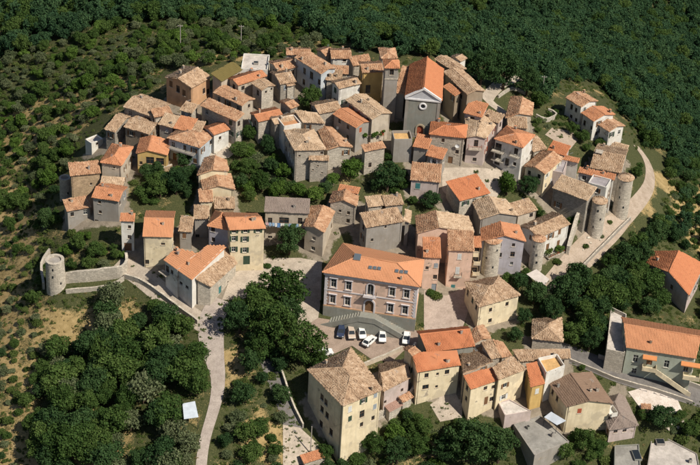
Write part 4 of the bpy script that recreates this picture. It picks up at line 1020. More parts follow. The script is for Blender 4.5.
def palazzo():
    rows = []
    for (x, y) in ((333.7,283.1),(348.7,285.7),(392.2,291.7),(406.6,293.8)): rows.append((0, x, y, 1.15, 2.15, 'p'))
    for (x, y) in ((332.7,299),(347.5,301.2),(390.5,308),(405,310)): rows.append((0, x, y, 1.15, 2.15, 'p'))
    rows.append((0, 370.5, 289.4, 1.35, 2.9, 'big')); rows.append((0, 369.3, 306.2, 1.9, 3.2, 'd', 'b'))
    ho = H('palazzo', (322,272.2), (420.3,287), [(424,259.8),(343,243.3)], 12.6, 'H', 'pink', 'smooth', 'large pink palazzo with pale trim above the car park', wins=rows, auto=False, chim=1,
           pitch=15, cat='palazzo', name='palazzo', over=.55)
    A, B, dr, on, ln, zt = ho.walls[0]; root = ho.root
    rz = math.atan2(on.y, on.x) - math.pi/2
    vb = zt - 9.1
    # plinth
    for w, nm in ((0, 'plinth'), (1, 'plinth'), (3, 'plinth')):
        l2 = ho.walls[w][4]; facade_box(ho, w, -.1, l2+.1, ho.zb-ho.base.z, vb, .16, nm, m_wall('cement'))
    for w in (0, 1, 3):
        l2 = ho.walls[w][4]
        facade_box(ho, w, -.25, l2+.25, zt-.75, zt-.15, .32, 'cornice', TRIM)
        facade_box(ho, w, -.1, l2+.1, zt-1.0, zt-.76, .14, 'cornice_band', TRIM)
        facade_box(ho, w, -.06, l2+.06, vb+4.28, vb+4.55, .10, 'string_course', TRIM)
        facade_box(ho, w, -.12, l2+.12, vb+.005, vb+.28, .12, 'base_course', m_wall('ochre'))
    for w, u, s in ((0, 0, 1), (0, ln, -1), (1, 0, 1), (3, ho.walls[3][4], -1)):
        mb = MB(); k = 0; v = vb + .29
        while v < zt-1.3:
            t = .75 if k % 2 else .5
            a, b = (u-.04, u+t) if s > 0 else (u-t, u+.04)
            facade_box(ho, w, a, b, v, v+.40, .07 if k % 2 else .075, None, None, None, mb); v += .42; k += 1
        mb.build('quoins', TRIM, root)
    for (loc, rzz, hd) in ho.holes:
        u, v, w, h, st = hd[:5]
        if st == 'p':
            mb = MB(); t = .2
            mb.box((-w/2-t/2, .03, h/2), (t, .12, h)); mb.box((w/2+t/2, .03, h/2), (t, .12, h))
            mb.box((0, .035, h+t/2), (w+2*t, .13, t)); mb.box((0, .08, -.12), (w+.6, .26, .13))
            mb.box((0, .14, h+.36), (w+.75, .36, .11)); mb.box((0, .08, h+.26), (w+.5, .2, .1))
            mb.build('window_surround', TRIM, root, loc, rzz)
        elif st == 'big':
            arch_surround(w, h, .28, .12).build('window_surround', TRIM, root, loc, rzz)
            mb = MB(); mb.box((0, .55, -.1), (w+1.5, 1.1, .16)); mb.box((-.9, .3, -.35), (.2, .5, .35)); mb.box((.9, .3, -.35), (.2, .5, .35))
            bal = mb.build('balcony', TRIM, root, loc, rzz)
            rl = MB(); W = w/2+.7
            for a, b in (((-W, .05), (-W, 1.05)), ((-W, 1.05), (W, 1.05)), ((W, 1.05), (W, .05))):
                rl.tube([(a[0], a[1], .95), (b[0], b[1], .95)], .025, 5)
                n = int(math.dist(a, b)/.14)
                for k in range(n+1):
                    t = k/n; x, y = a[0]+(b[0]-a[0])*t, a[1]+(b[1]-a[1])*t
                    rl.tube([(x, y, -.03), (x, y, .95)], .012, 4)
            rl.build('railing', IRON, bal)
        else:
            arch_surround(w, h, .35, .18).build('portal', TRIM, root, loc, rzz)
    # skylights on the front slope
    e0, e1 = ho.q[0], ho.q[1]
    dep = ((ho.q[3]-ho.q[0]).length+(ho.q[2]-ho.q[1]).length)/2
    tp = math.tan(R(15))
    for (x, y, s) in ((357.3,257.5,1.3),(370.3,268,.55),(374.8,268.5,.55),(379.2,269,.55),(396.8,271.5,.55),(401.5,272.3,.55),(406,272.6,.55)):
        z = ho.z + 1
        for _ in range(8):
            p = at(x, y, z); dd = (Vector((p.x, p.y))-e0).dot(Vector((-dr.y, dr.x))); z = ho.z + tp*max(dd, 0)
        p = at(x, y, z); l = p - ho.base
        ob = MB(); ob.box((0, 0, .16), (s+.2, s*1.25+.2, .2)); o = ob.build('skylight', m_plain('lead_flashing', (.20,.20,.20), .5, .3), ho.roof, l, math.atan2(dr.y, dr.x))
        o.rotation_euler.x = R(15)
        g = MB(); g.box((0, 0, .27), (s, s*1.25, .03)); g.build('pane', m_glass('sky_glass', (.10,.12,.14)), o)
    # double ramp stair before the portal
    holes = [h for h in ho.holes if h[2][4] == 'd'][0]
    uc = holes[2][0]; vt = holes[2][1]
    gl = gz(ho.base.x+A.x+dr.x*uc+on.x*3, ho.base.y+A.y+dr.y*uc+on.y*3) - ho.base.z
    def P(u, o, z): q = A.xy + dr*u + on*o; return (q.x, q.y, z)
    D0, D1 = .18, 3.0
    top = vt - .02; drop = top-gl
    stair = MB()
    lo = gl - 1.5
    stair.prism([P(uc-1.8, D1, 0)[:2], P(uc+1.8, D1, 0)[:2], P(uc+1.8, D0, 0)[:2], P(uc-1.8, D0, 0)[:2]], lo, top)
    n = 14
    for sgn, run in ((-1, 8.2), (1, 7.6)):
        for k in range(n):
            a = uc + sgn*(1.8+run*k/n); b = uc + sgn*(1.8+run*(k+1)/n); zt2 = top - drop*(k+1)/(n+1)
            lo_u, hi_u = min(a, b), max(a, b)
            stair.prism([P(lo_u, D1, 0)[:2], P(hi_u, D1, 0)[:2], P(hi_u, D0, 0)[:2], P(lo_u, D0, 0)[:2]], lo, zt2)
    st = stair.build('staircase', m_wall('cement'), root)
    par = MB()
    for sgn, run in ((-1, 8.2), (1, 7.6)):
        a, b = uc+sgn*1.8, uc+sgn*(1.8+run)
        pts = [P(a, D1+.12, 0)[:2], P(b, D1+.12, 0)[:2], P(b, D1-.16, 0)[:2], P(a, D1-.16, 0)[:2]]
        zs = [top+.75, gl+.75, gl+.75, top+.75]; zl = [top-.6, gl-.6, gl-.6, top-.6]
        if sgn < 0: pts = pts[::-1]; zs = zs[::-1]; zl = zl[::-1]
        par.prism(pts, zl, zs)
    par.prism([P(uc-1.8, D1+.12, 0)[:2], P(uc+1.8, D1+.12, 0)[:2], P(uc+1.8, D1-.16, 0)[:2], P(uc-1.8, D1-.16, 0)[:2]], top-.6, top+.75)
    par.build('stair_parapet', m_wall('cement'), st)
    return ho
PAL = palazzo()

def church():
    ho = H('church', (404.8,97.2), (441.8,101), [(443.3,68.7),(410,64.5)], 10.8, 'Y', 'cement', 'newred', 'church with grey front, round window and white pediment trim', auto=False, chim=0, rise=2.7,
           cat='church', name='church', over=.25, wins=[(0,420,130.3,1.5,2.7,'d','r')])
    A, B, dr, on, ln, zt = ho.walls[0]; root = ho.root; rz = math.atan2(on.y, on.x) - math.pi/2
    apx = zt + 2.7
    WH = m_plain('white_trim', (.72,.70,.70), .8, 0, .25)
    mb = MB()
    def P(u, o, z): q = A.xy + dr*u + on*o; return Vector((q.x, q.y, z))
    for (a, b) in ((P(-.2, .1, zt-.25), P(ln/2, .1, apx-.25)), (P(ln+.2, .1, zt-.25), P(ln/2, .1, apx-.25))):
        d = (b-a); L = d.length; n = 1
        up = Vector((0, 0, .55)); oo = Vector((on.x, on.y, 0))*.22
        for f in ([a+oo, b+oo, b+oo+up, a+oo+up], [a-oo+up, a+oo+up, b+oo+up, b-oo+up], [a-oo, b-oo, b+oo, a+oo], [a-oo, a+oo, a+oo+up, a-oo+up]): mb.face(f)
    mb.build('pediment_trim', WH, root)
    gp = MB(); gp.face([P(.1, .03, zt-.2), P(ln-.1, .03, zt-.2), P(ln/2, .03, apx-.3)]); gp.build('pediment', m_plain('pale_grey_plaster', (.50,.50,.53), .9), root)
    facade_box(ho, 0, -.15, ln+.15, zt-.55, zt-.15, .22, 'cornice', WH)
    for u in (0, ln-.7): facade_box(ho, 0, u, u+.7, ho.zb-ho.base.z, zt-.56, .09, 'pilaster', m_wall('grey'))
    facade_box(ho, 0, .72, ln-.72, ho.zb-ho.base.z, ho.zb-ho.base.z+2.2, .07, 'plinth', m_wall('grey'))
    # oculus
    dv = ray(422.9, 106.2); Pc = CAMLOC - ho.base; den = dv.x*on.x+dv.y*on.y
    t = ((A.x-Pc.x)*on.x+(A.y-Pc.y)*on.y)/den; hp = Pc+dv*t
    oc = MB(); ring = [(.52, .02), (.52, .14), (.62, .2), (.85, .2), (.95, .14), (.95, 0)]
    n = 24
    for i in range(len(ring)-1):
        for k in range(n):
            a0, a1 = 2*math.pi*k/n, 2*math.pi*(k+1)/n
            oc.face([(ring[i][0]*math.cos(a0), ring[i][1], ring[i][0]*math.sin(a0)), (ring[i][0]*math.cos(a1), ring[i][1], ring[i][0]*math.sin(a1)),
                     (ring[i+1][0]*math.cos(a1), ring[i+1][1], ring[i+1][0]*math.sin(a1)), (ring[i+1][0]*math.cos(a0), ring[i+1][1], ring[i+1][0]*math.sin(a0))])
    o = oc.build('round_window', WH, root, hp, rz)
    g = MB(); g.face([(.53*math.cos(2*math.pi*k/n), .03, .53*math.sin(2*math.pi*k/n)) for k in range(n)]); g.build('pane', m_glass(), o)
    for (loc, rzz, hd) in ho.holes: arch_surround(hd[2], hd[3], .38, .16).build('door_surround', m_wall('tan'), root, loc, rzz)
    return ho
CH_ = church()
def bell_tower():
    ho = H('bell_tower', (384.3,68.2), (400,68.4), 4.2, 14.5, 'H', 'grey', 'orange', 'square bell tower with orange pyramid cap beside the church', auto=False, chim=0, pitch=24, cat='tower', name='bell_tower',
           wins=[(0,391.7,71.8,1.0,1.8,'n')], over=.35)
    A, B, dr, on, ln, zt = ho.walls[0]
    for w in (0, 1, 2, 3): facade_box(ho, w, -.08, ho.walls[w][4]+.08, zt-.35, zt-.05, .16, 'cornice', m_wall('palestone'))
    for w in (0, 1, 3): facade_box(ho, w, -.05, ho.walls[w][4]+.05, zt-3.2, zt-2.95, .10, 'string_course', m_wall('palestone'))
    for (loc, rzz, hd) in ho.holes: arch_surround(hd[2], hd[3], .18, .06).build('window_surround', m_wall('grey'), ho.root, loc, rzz)
bell_tower()

def round_tower(pb, dia, h, label, wall='stone', cap=None, batter=.10, slits=3):
    b = on_ground(*pb); r = dia/2
    root = empty('round_tower', (b.x, b.y, b.z), label, 'tower', 'round stone towers of the old walls')
    rng = random.Random(label)
    mb = MB(); n = 28; prof = []
    k = int(h/.55)
    nz = 1.2
    rows = [(-1.2+(h+1.2)*i/k) for i in range(k+1)]
    for z in rows:
        for a in range(n):
            f = z/h; rr = r*(1+batter*(1-f)) + rng.uniform(-.035, .035)
            mb.v.append((rr*math.cos(2*math.pi*a/n), rr*math.sin(2*math.pi*a/n), z + (rng.uniform(-.12, .12) if z >= h-.01 and not cap else 0)))
    for i in range(len(rows)-1):
        for a in range(n): mb.f.append((i*n+a, i*n+(a+1) % n, (i+1)*n+(a+1) % n, (i+1)*n+a)); mb.m.append(0)
    mb.build('wall', m_wall(wall), root, smooth=False)
    if cap:
        cm = MB(); cm.lathe([(r+.12, h-.08), (r+.12, h+.03), (r*.5, h+.03+(r*.5)*.24), (.05, h+.03+r*.25)], 20)
        ro = cm.build('roof', m_roof(cap), root)
        t = []
        rg = np.random.default_rng(4)
        for a in range(20):
            a0, a1 = 2*math.pi*a/20, 2*math.pi*(a+1)/20
            tri = [((r+.1)*math.cos(a0), (r+.1)*math.sin(a0), h+.03), ((r+.1)*math.cos(a1), (r+.1)*math.sin(a1), h+.03), (0, 0, h+.03+r*.25)]
            t.append(tile_arrays([Vector(x) for x in tri], rg, .3, .45, .03))
        me = quad_mesh('tile_cover', t, m_roof(cap))
        if me: tag(link('tile_cover', me, ro), kind='stuff')
    else:
        rim = MB(); rim.lathe([(r*.70, h-.5), (r*.70, h+.02), (r*1.03, h+.04), (r*1.03, h-.22)], 24, cap=False)
        rim.build('rim', m_wall('palestone'), root)
        fl = MB(); fl.lathe([(r*.71, h-.42)], 24); fl.f = [tuple(range(24))]; fl.m = [0]; fl.build('floor', m_wall('grey'), root)
    cd = (CAMLOC.xy-b.xy).normalized(); a0 = math.atan2(cd.y, cd.x)
    for s in range(slits):
        a = a0 + rng.uniform(-.7, .8); z = h*(.3+.5*s/max(1, slits-1)); rr = r*(1+batter*(1-z/h))
        o = MB(); o.box((0, 0, 0), (.32, .12, .55)); o.build('slit_window', m_glass(), root, (rr*math.cos(a), rr*math.sin(a), z), a+math.pi/2)
    return root
round_tower((56.5,287), 4.1, 7.6, 'lone round tower with open top at the garden corner', 'palestone', None, .08)
round_tower((619.5,214), 3.7, 10.5, 'round stone tower with tan cap at the bend of the dirt track', 'palestone', 'old', .05)
round_tower((594.5,233), 3.4, 9.2, 'ruined round tower below the flat lilac roof', 'palestone', 'old', .10)
round_tower((535,267), 3.0, 8.0, 'slim round tower joined to the white flowered house', 'palestone', 'mix', .05)
round_tower((489,272), 3.8, 9.0, 'round tower at the left of the lilac fronted house', 'palestone', 'mix', .05)
round_tower((353.5,445), 2.4, 3.6, 'stubby round bastion at the foot of the large yellow block', 'palestone', 'old', .10, 1)
round_tower((66,196), 2.6, 5.2, 'ruined round turret on the west rim beside rubble walled house', 'stone', None, .1, 1)

def stone_wall(pts, h, th, label, mat='palestone', name='garden_wall', below=1.2, cope=True):
    c = px_line(pts, 1.2); n = len(c)
    b = c[n//2]; root = empty(name, (b.x, b.y, b.z), label, 'wall')
    hs = h if isinstance(h, (list, tuple)) else [h]*2
    mb = MB(); cp = MB(); rng = random.Random(label)
    secs = []
    zz = heights([(p.x, p.y) for p in c])
    for i, p in enumerate(c):
        t = c[min(i+1, n-1)]-c[max(i-1, 0)]; nr = Vector((-t.y, t.x)).normalized()*(th/2)
        hh = np.interp(i/(n-1), np.linspace(0, 1, len(hs)), hs) + rng.uniform(-.07, .07)
        secs.append(((p.x+nr.x-b.x, p.y+nr.y-b.y), (p.x-nr.x-b.x, p.y-nr.y-b.y), zz[i]-below-b.z, zz[i]+hh-b.z))
    for i in range(n-1):
        (l0, r0, a0, z0), (l1, r1, a1, z1) = secs[i], secs[i+1]
        L0, L1, R0, R1 = [(*l0, a0), (*l0, z0)], [(*l1, a1), (*l1, z1)], [(*r0, a0), (*r0, z0)], [(*r1, a1), (*r1, z1)]
        mb.face([L1[0], L0[0], L0[1], L1[1]]); mb.face([R0[0], R1[0], R1[1], R0[1]]); mb.face([L0[1], R0[1], R1[1], L1[1]])
    for s in (secs[0], secs[-1]): mb.face([(*s[0], s[2]), (*s[1], s[2]), (*s[1], s[3]), (*s[0], s[3])])
    mb.build('masonry', m_wall(mat), root)
    if cope:
        for i in range(n-1):
            (l0, r0, a0, z0), (l1, r1, a1, z1) = secs[i], secs[i+1]
            q = [Vector(l0), Vector(r0), Vector(r1), Vector(l1)]; m = sum(q, Vector((0, 0)))/4
            q = [m+(v-m)*Vector((1.0, 1.0)).x*1.12 if False else m+(v-m)*1.06 for v in q]
            cp.prism([q[0], q[1], q[2], q[3]], [z0+.01, z0+.01, z1+.01, z1+.01], [z0+.09, z0+.09, z1+.09, z1+.09])
        cp.build('coping', m_wall('palestone'), root)
    return root
stone_wall([(65,283),(85,281),(105,279),(122,276),(127,268),(126,258)], [2.6,2.8,3.0,2.6,1.6], .6, 'pale retaining wall of the terrace garden beside lone round tower')
stone_wall([(44,290),(42,270),(50,256)], 2.0, .5, 'low wall stub behind the lone round tower')
stone_wall([(125,278),(140,283),(160,296),(180,311),(198,324)], 1.1, .45, 'long parapet along the lane below the long white house')
stone_wall([(66,293),(90,291),(112,287),(124,280)], .9, .4, 'lower garden wall under the pale retaining wall')
stone_wall([(112,294),(114,318),(117,335)], 1.0, .4, 'dry stone field wall between the two small meadows', 'stone')
stone_wall([(50,356),(62,354),(72,351)], .9, .5, 'broken wall end at the foot of the square meadow')
stone_wall([(272,345),(282,375),(292,405),(303,428)], 1.2, .35, 'roadside wall beside the shaded lane', 'grey')
stone_wall([(630,220),(610,240),(592,258),(575,276),(566,286)], .9, .35, 'low kerb wall along the east dirt track', 'grey')
stone_wall([(588,203),(585,216),(576,228),(571,242),(567,255)], [5.5,5,4.5,4,2.5], .7, 'crumbling town wall stepping down from the big tan roof', 'palestone')
stone_wall([(598,358),(625,367),(660,377),(700,389)], 1.0, .3, 'long wall of the asphalt road below the green house', 'grey')
stone_wall([(560,357),(590,370),(620,382),(660,393),(692,404)], .8, .3, 'lower kerb wall of the asphalt road', 'grey')
stone_wall([(525,95),(512,90),(498,98)], .7, .4, 'pale wall stub beside the woodland path')
stone_wall([(566,118),(576,126),(590,136),(606,144)], .8, .4, 'garden wall at the foot of the three stepped houses', 'stone')
stone_wall([(536,118),(546,122),(556,117),(548,112)], 1.0, .4, 'small walled plot beside the gabled two-tone house')
stone_wall([(140,176),(152,174),(164,172),(172,169)], 1.3, .5, 'garden wall in front of the yellow arcade house', 'rubble')
stone_wall([(350,372),(365,366),(385,358),(402,350)], 1.0, .35, 'edge wall of the car park above the lilac grey house', 'beige')
stone_wall([(376,420),(392,412),(406,402),(414,392)], 1.8, .5, 'white garden wall below the lilac grey house', 'palestone')
stone_wall([(352,450),(362,436),(374,426)], 1.6, .5, 'pale sloping buttress wall below the large yellow block', 'palestone')

# ------------------------------------------------------------ cars
def car_meshes(paint):
    key = 'car_'+paint[0]
    if key in _WM: return _WM[key]
    pm = m_plain('paint_'+paint[0], paint[1], .28, .0, .08, .6)
    prof = [(-1.95,.32),(-2.0,.55),(-1.93,.80),(-1.75,.90),(-1.0,.94),(1.0,.90),(1.75,.80),(1.95,.62),(1.98,.42),(1.9,.30)]
    mb = MB(); hw = .80
    def sec(y, ins): return [(x*(1-.02*abs(ins)), y, z) for x, z in prof]
    rings = []
    for y, s in ((-hw, .955), (-hw+.09, 1.0), (hw-.09, 1.0), (hw, .955)):
        rings.append([(x*s, y, .30+(z-.30)*(1 if s == 1 else .94)) for x, z in prof])
    k = len(prof)
    for i in range(3):
        for a in range(k):
            b = (a+1) % k; mb.face([rings[i][a], rings[i][b], rings[i+1][b], rings[i+1][a]])
    mb.face(rings[0]); mb.face(list(reversed(rings[3])))
    # roof panel and pillars
    roof = [(-1.25, .60), (.35, .60), (.35, -.60), (-1.25, -.60)]
    mb.prism([(x, y) for x, y in reversed(roof)], 1.38, 1.43)
    for (bx, by, tx, ty) in ((-1.72, .72, -1.22, .58), (-1.72, -.72, -1.22, -.58), (1.02, .72, .33, .58), (1.02, -.72, .33, -.58), (-.35, .74, -.4, .59), (-.35, -.74, -.4, -.59)):
        mb.tube([(bx, by, .9), (tx, ty, 1.40)], .045, 4)
    body = mb.mesh('body', pm)
    g = MB()
    bot = [(-1.72, .73), (1.02, .73), (1.02, -.73), (-1.72, -.73)]; top = [(-1.23, .585), (.33, .585), (.33, -.585), (-1.23, -.585)]
    for a in range(4):
        b = (a+1) % 4; g.face([(*bot[b], .89), (*bot[a], .89), (*top[a], 1.39), (*top[b], 1.39)])
    glass = g.mesh('window', m_glass('car_glass', (.03,.035,.04)))
    w = MB()
    for (r0, y0, y1) in ((.30, -.09, .09),):
        pr = [(.18, -.09), (.30, -.08), (.31, 0), (.30, .08), (.18, .09)]
        n = 14
        for i in range(len(pr)-1):
            for a in range(n):
                a0, a1 = 2*math.pi*a/n, 2*math.pi*(a+1)/n
                w.face([(pr[i][0]*math.cos(a0), pr[i][1], pr[i][0]*math.sin(a0)), (pr[i+1][0]*math.cos(a0), pr[i+1][1], pr[i+1][0]*math.sin(a0)),
                        (pr[i+1][0]*math.cos(a1), pr[i+1][1], pr[i+1][0]*math.sin(a1)), (pr[i][0]*math.cos(a1), pr[i][1], pr[i][0]*math.sin(a1))])
    tyre = w.mesh('tyre', m_plain('rubber', (.02,.02,.02), .8))
    rmb = MB()
    for y, fl in ((-.075, 1), (.075, -1)): rmb.face([(.185*math.cos(2*math.pi*a/12*fl), y, .185*math.sin(2*math.pi*a/12*fl)) for a in range(12)])
    rim = rmb.mesh('rim', m_plain('wheel_rim', (.45,.45,.45), .4, .6))
    l = MB(); l.box((0, 0, 0), (.06, .34, .15)); lamp = l.mesh('headlight', m_plain('lamp_glass', (.75,.75,.72), .2))
    tl = MB(); tl.box((0, 0, 0), (.06, .26, .2)); tail = tl.mesh('tail_light', m_plain('red_lamp', (.35,.02,.02), .3))
    bm_ = MB(); bm_.box((0, 0, 0), (.14, 1.62, .18)); bump = bm_.mesh('bumper', m_plain('dark_plastic', (.05,.05,.05), .6))
    _WM[key] = (body, glass, tyre, rim, lamp, tail, bump); return _WM[key]
def car(px, py, ang, paint, label):
    p = on_ground(px, py, .6); z = sheet_z(p.x, p.y) + .10
    body, glass, tyre, rim, lamp, tail, bump = car_meshes(paint)
    root = empty('parked_car', (p.x, p.y, z), label, 'car', 'cars parked below the palazzo', ang)
    link('body', body, root); link('window', glass, root)
    for x in (-1.25, 1.22):
        for y in (-.74, .74):
            w = link('wheel', tyre, root, (x, y, .31)); link('rim', rim, w)
    for y in (-.58, .58):
        link('headlight', lamp, root, (1.94, y, .62)); link('tail_light', tail, root, (-1.95, y, .66))
    link('bumper', bump, root, (1.97, 0, .42)); link('bumper', bump, root, (-1.97, 0, .42))
WHITE = ('white', (.78,.77,.74)); BLUE = ('blue', (.03,.045,.09)); BEIGE = ('beige', (.52,.42,.34))
car(341,331.5,R(-93),BLUE,'dark blue parked car at the end of the row by the trees')
car(351.2,333,R(-82),BEIGE,'beige parked car between the dark blue and a white car')
car(361.8,333,R(-80),WHITE,'white car parked right beside the beige car')
car(369.5,341,R(58),WHITE,'white car parked askew in front of the row')
car(382.3,336.3,R(-88),WHITE,'white car parked by the foot of the palazzo staircase')
car(406.3,338.2,R(-94),WHITE,'lone white car parked beside the long flaking orange roof')
car(324,352.5,R(20),WHITE,'white car half hidden under the big trees')
# ------------------------------------------------------------ vegetation
LEAF_OAK = m_leaf('oak_leaves', [(.026,.058,.014),(.048,.092,.022),(.080,.130,.032),(.130,.180,.050)])
LEAF_DARK = m_leaf('dark_leaves', [(.018,.045,.017),(.032,.070,.024),(.052,.098,.032),(.086,.135,.046)])
LEAF_BRIGHT = m_leaf('bright_leaves', [(.040,.085,.014),(.070,.130,.022),(.105,.175,.034),(.15,.22,.05)])
LEAF_OLIVE = m_leaf('olive_leaves', [(.066,.090,.040),(.10,.13,.060),(.145,.17,.085),(.215,.235,.13)])
LEAF_SHRUB = m_leaf('shrub_leaves', [(.036,.062,.016),(.068,.104,.026),(.11,.145,.04),(.18,.195,.065)])
LEAF_DRY = m_leaf('dry_grass', [(.17,.135,.055),(.25,.20,.085),(.33,.26,.12),(.42,.33,.17)])
BARK = m_plain('bark', (.10,.07,.05), .95, 0, .5, .1, 6)
def leaf_cloud(lobes, per, leaf, seed, outward=.55, flat=.0):
    rng = np.random.default_rng(seed); vs_ = []
    for (c, r, sq) in lobes:
        n = int(per*(r/.42)**2)
        d = rng.normal(size=(n, 3)); d /= np.linalg.norm(d, axis=1)[:, None]
        d[:, 2] = np.where(d[:, 2] < -.55, -d[:, 2], d[:, 2])
        rad = r*np.where(rng.random(n) < .15, rng.uniform(1.0, 1.32, n), rng.uniform(.66, 1.08, n))
        p = np.array(c) + d*rad[:, None]*np.array([1, 1, sq])
        nn = d*outward + rng.normal(size=(n, 3))*(1-outward)*.8; nn /= np.linalg.norm(nn, axis=1)[:, None]
        t = np.cross(nn, rng.normal(size=(n, 3))); t /= np.linalg.norm(t, axis=1)[:, None]
        b = np.cross(nn, t); s = leaf*rng.uniform(.55, 1.35, n)[:, None]
        q = np.stack([p-t*s*.6-b*s*.15, p+b*s*.5-t*s*.1+nn*s*.12, p+t*s*.65+b*s*.1, p-b*s*.5+t*s*.05+nn*s*.1], 1)
        vs_.append(q.reshape(-1, 3))
    v = np.concatenate(vs_); f = np.arange(len(v)).reshape(-1, 4)
    return v, f
def lobes_round(n, seed, rx=.62, rz=.48, cz=1.15, lr=(.30, .48), sq=.85):
    rng = random.Random(seed); out = [((0, 0, cz), .55, .9)]
    for k in range(n):
        if n > 12 and rng.random() < .16: continue
        a = k*2.39996 + rng.uniform(-.45, .45); zz = 1-2*(k+.5)/n; rr = math.sqrt(max(0, 1-zz*zz))*rng.uniform(.65, 1.25)
        out.append(((rx*rr*math.cos(a), rx*rr*math.sin(a), cz+rz*zz*rng.uniform(.8, 1.15)), rng.uniform(*lr), sq*rng.uniform(.85, 1.1)))
    return out
def trunk_mesh(seed, h=1.1, r=.075):
    rng = random.Random(seed); mb = MB()
    mb.tube([(0, 0, -.25), (rng.uniform(-.02, .02), rng.uniform(-.02, .02), h*.4), (rng.uniform(-.05, .05), rng.uniform(-.05, .05), h*.8), (0, 0, h*1.1)], [r*1.35, r, r*.75, r*.35], 7)
    for k in range(5):
        a = k*1.26+rng.uniform(-.3, .3); z = h*rng.uniform(.45, .75)
        mb.tube([(0, 0, z), (.22*math.cos(a), .22*math.sin(a), z+.25), (.48*math.cos(a), .48*math.sin(a), z+.45)], [r*.5, r*.35, r*.14], 5)
    return mb.mesh('trunk', BARK)
TREES = {'oak': [], 'dark': [], 'bright': [], 'olive': []}
for s in range(4): TREES['oak'].append((trunk_mesh(s), quad_mesh('crown', [leaf_cloud(lobes_round(26+s, s*7+1, .74, .52, 1.15, (.22, .38)), 260, .10, s)], LEAF_OAK)))
for s in range(3): TREES['dark'].append((trunk_mesh(s+9), quad_mesh('crown', [leaf_cloud(lobes_round(26, s*5+2, .72, .64, 1.25, (.22, .38)), 260, .10, s+20)], LEAF_DARK)))
for s in range(2): TREES['bright'].append((trunk_mesh(s+15), quad_mesh('crown', [leaf_cloud(lobes_round(14, s*5+3, .62, .5, 1.1), 230, .115, s+30)], LEAF_BRIGHT)))
for s in range(3): TREES['olive'].append((trunk_mesh(s+19, .8, .09), quad_mesh('crown', [leaf_cloud(lobes_round(11, s*5+4, .66, .40, .95, (.26, .40), .8), 190, .105, s+40, .4)], LEAF_OLIVE)))
TREES['forest'] = []
LEAF_FOREST = m_leaf('forest_leaves', [(.018,.050,.024),(.034,.078,.036),(.056,.112,.046),(.095,.155,.062)])
for s in range(4): TREES['forest'].append((trunk_mesh(s+60), quad_mesh('crown', [leaf_cloud(lobes_round(20, s*3+8, .70, .62, 1.2, (.22, .40), .95), 150, .13, s+90)], LEAF_FOREST)))
TREES['big'] = []; TREES['bigdark'] = []
for s in range(3): TREES['big'].append((trunk_mesh(s+40), quad_mesh('crown', [leaf_cloud(lobes_round(46, s*3+5, .80, .62, 1.2, (.17, .31), .8), 420, .075, s+70)], LEAF_OAK)))
for s in range(2): TREES['bigdark'].append((trunk_mesh(s+50), quad_mesh('crown', [leaf_cloud(lobes_round(44, s*3+6, .78, .70, 1.25, (.17, .31), .85), 420, .075, s+80)], LEAF_DARK)))
TREES['cypress'] = [(trunk_mesh(30), quad_mesh('crown', [leaf_cloud([((0, 0, .5+.45*k), .62-.055*abs(k-2)-.06*k*.6, 1.15) for k in range(8)], 380, .12, 50)], LEAF_DARK))]
SHRUBS = []
for s in range(4):
    rng = random.Random(s)
    lb = [((.55*math.cos(k*2.4)*rng.uniform(.5, 1), .55*math.sin(k*2.4)*rng.uniform(.5, 1), rng.uniform(.25, .55)), rng.uniform(.32, .5), .8) for k in range(8)]
    SHRUBS.append(quad_mesh('shrub', [leaf_cloud(lb, 150, .15, s+60, .45)], [LEAF_SHRUB, LEAF_SHRUB, LEAF_OLIVE, LEAF_OAK][s]))
lb = [((.5*math.cos(k*2.4), .5*math.sin(k*2.4), .15), .35, .55) for k in range(4)]
TUFT = quad_mesh('tuft', [leaf_cloud(lb, 60, .17, 77, .15)], LEAF_DRY)
TUFTG = quad_mesh('tuft', [leaf_cloud(lb, 75, .18, 78, .25)], LEAF_SHRUB)
TRNG = random.Random(11)
PLANTED = []; CNT = {}
def tree(kind, loc, r, label, group, name='tree', cat='tree', sz=None):
    CNT[kind] = CNT.get(kind, -1) + 1; tm, cm = TREES[kind][CNT[kind] % len(TREES[kind])]
    o = empty(name, loc, label, cat, group, TRNG.uniform(0, 6.28)); s = r
    o.scale = (s*TRNG.uniform(.85, 1.15), s*TRNG.uniform(.85, 1.15), (sz or s)*TRNG.uniform(.85, 1.25)); o.rotation_euler.x = TRNG.uniform(-.08, .08); o.rotation_euler.y = TRNG.uniform(-.08, .08)
    link('trunk', tm, o); link('crown', cm, o)
    PLANTED.append((loc[0], loc[1], r)); return o
def tree_px(kind, px, py, dpx, label, group=None, name='tree', sz=1.0):
    d = 360.0; r = dpx/2*d/FPX
    p = on_ground(px, py, r*1.15*sz)
    z = sheet_z(p.x, p.y)
    return tree(kind, (p.x, p.y, z-.1), r*1.02, label, group, name, 'tree', r*sz)
GV = 'trees inside the village'
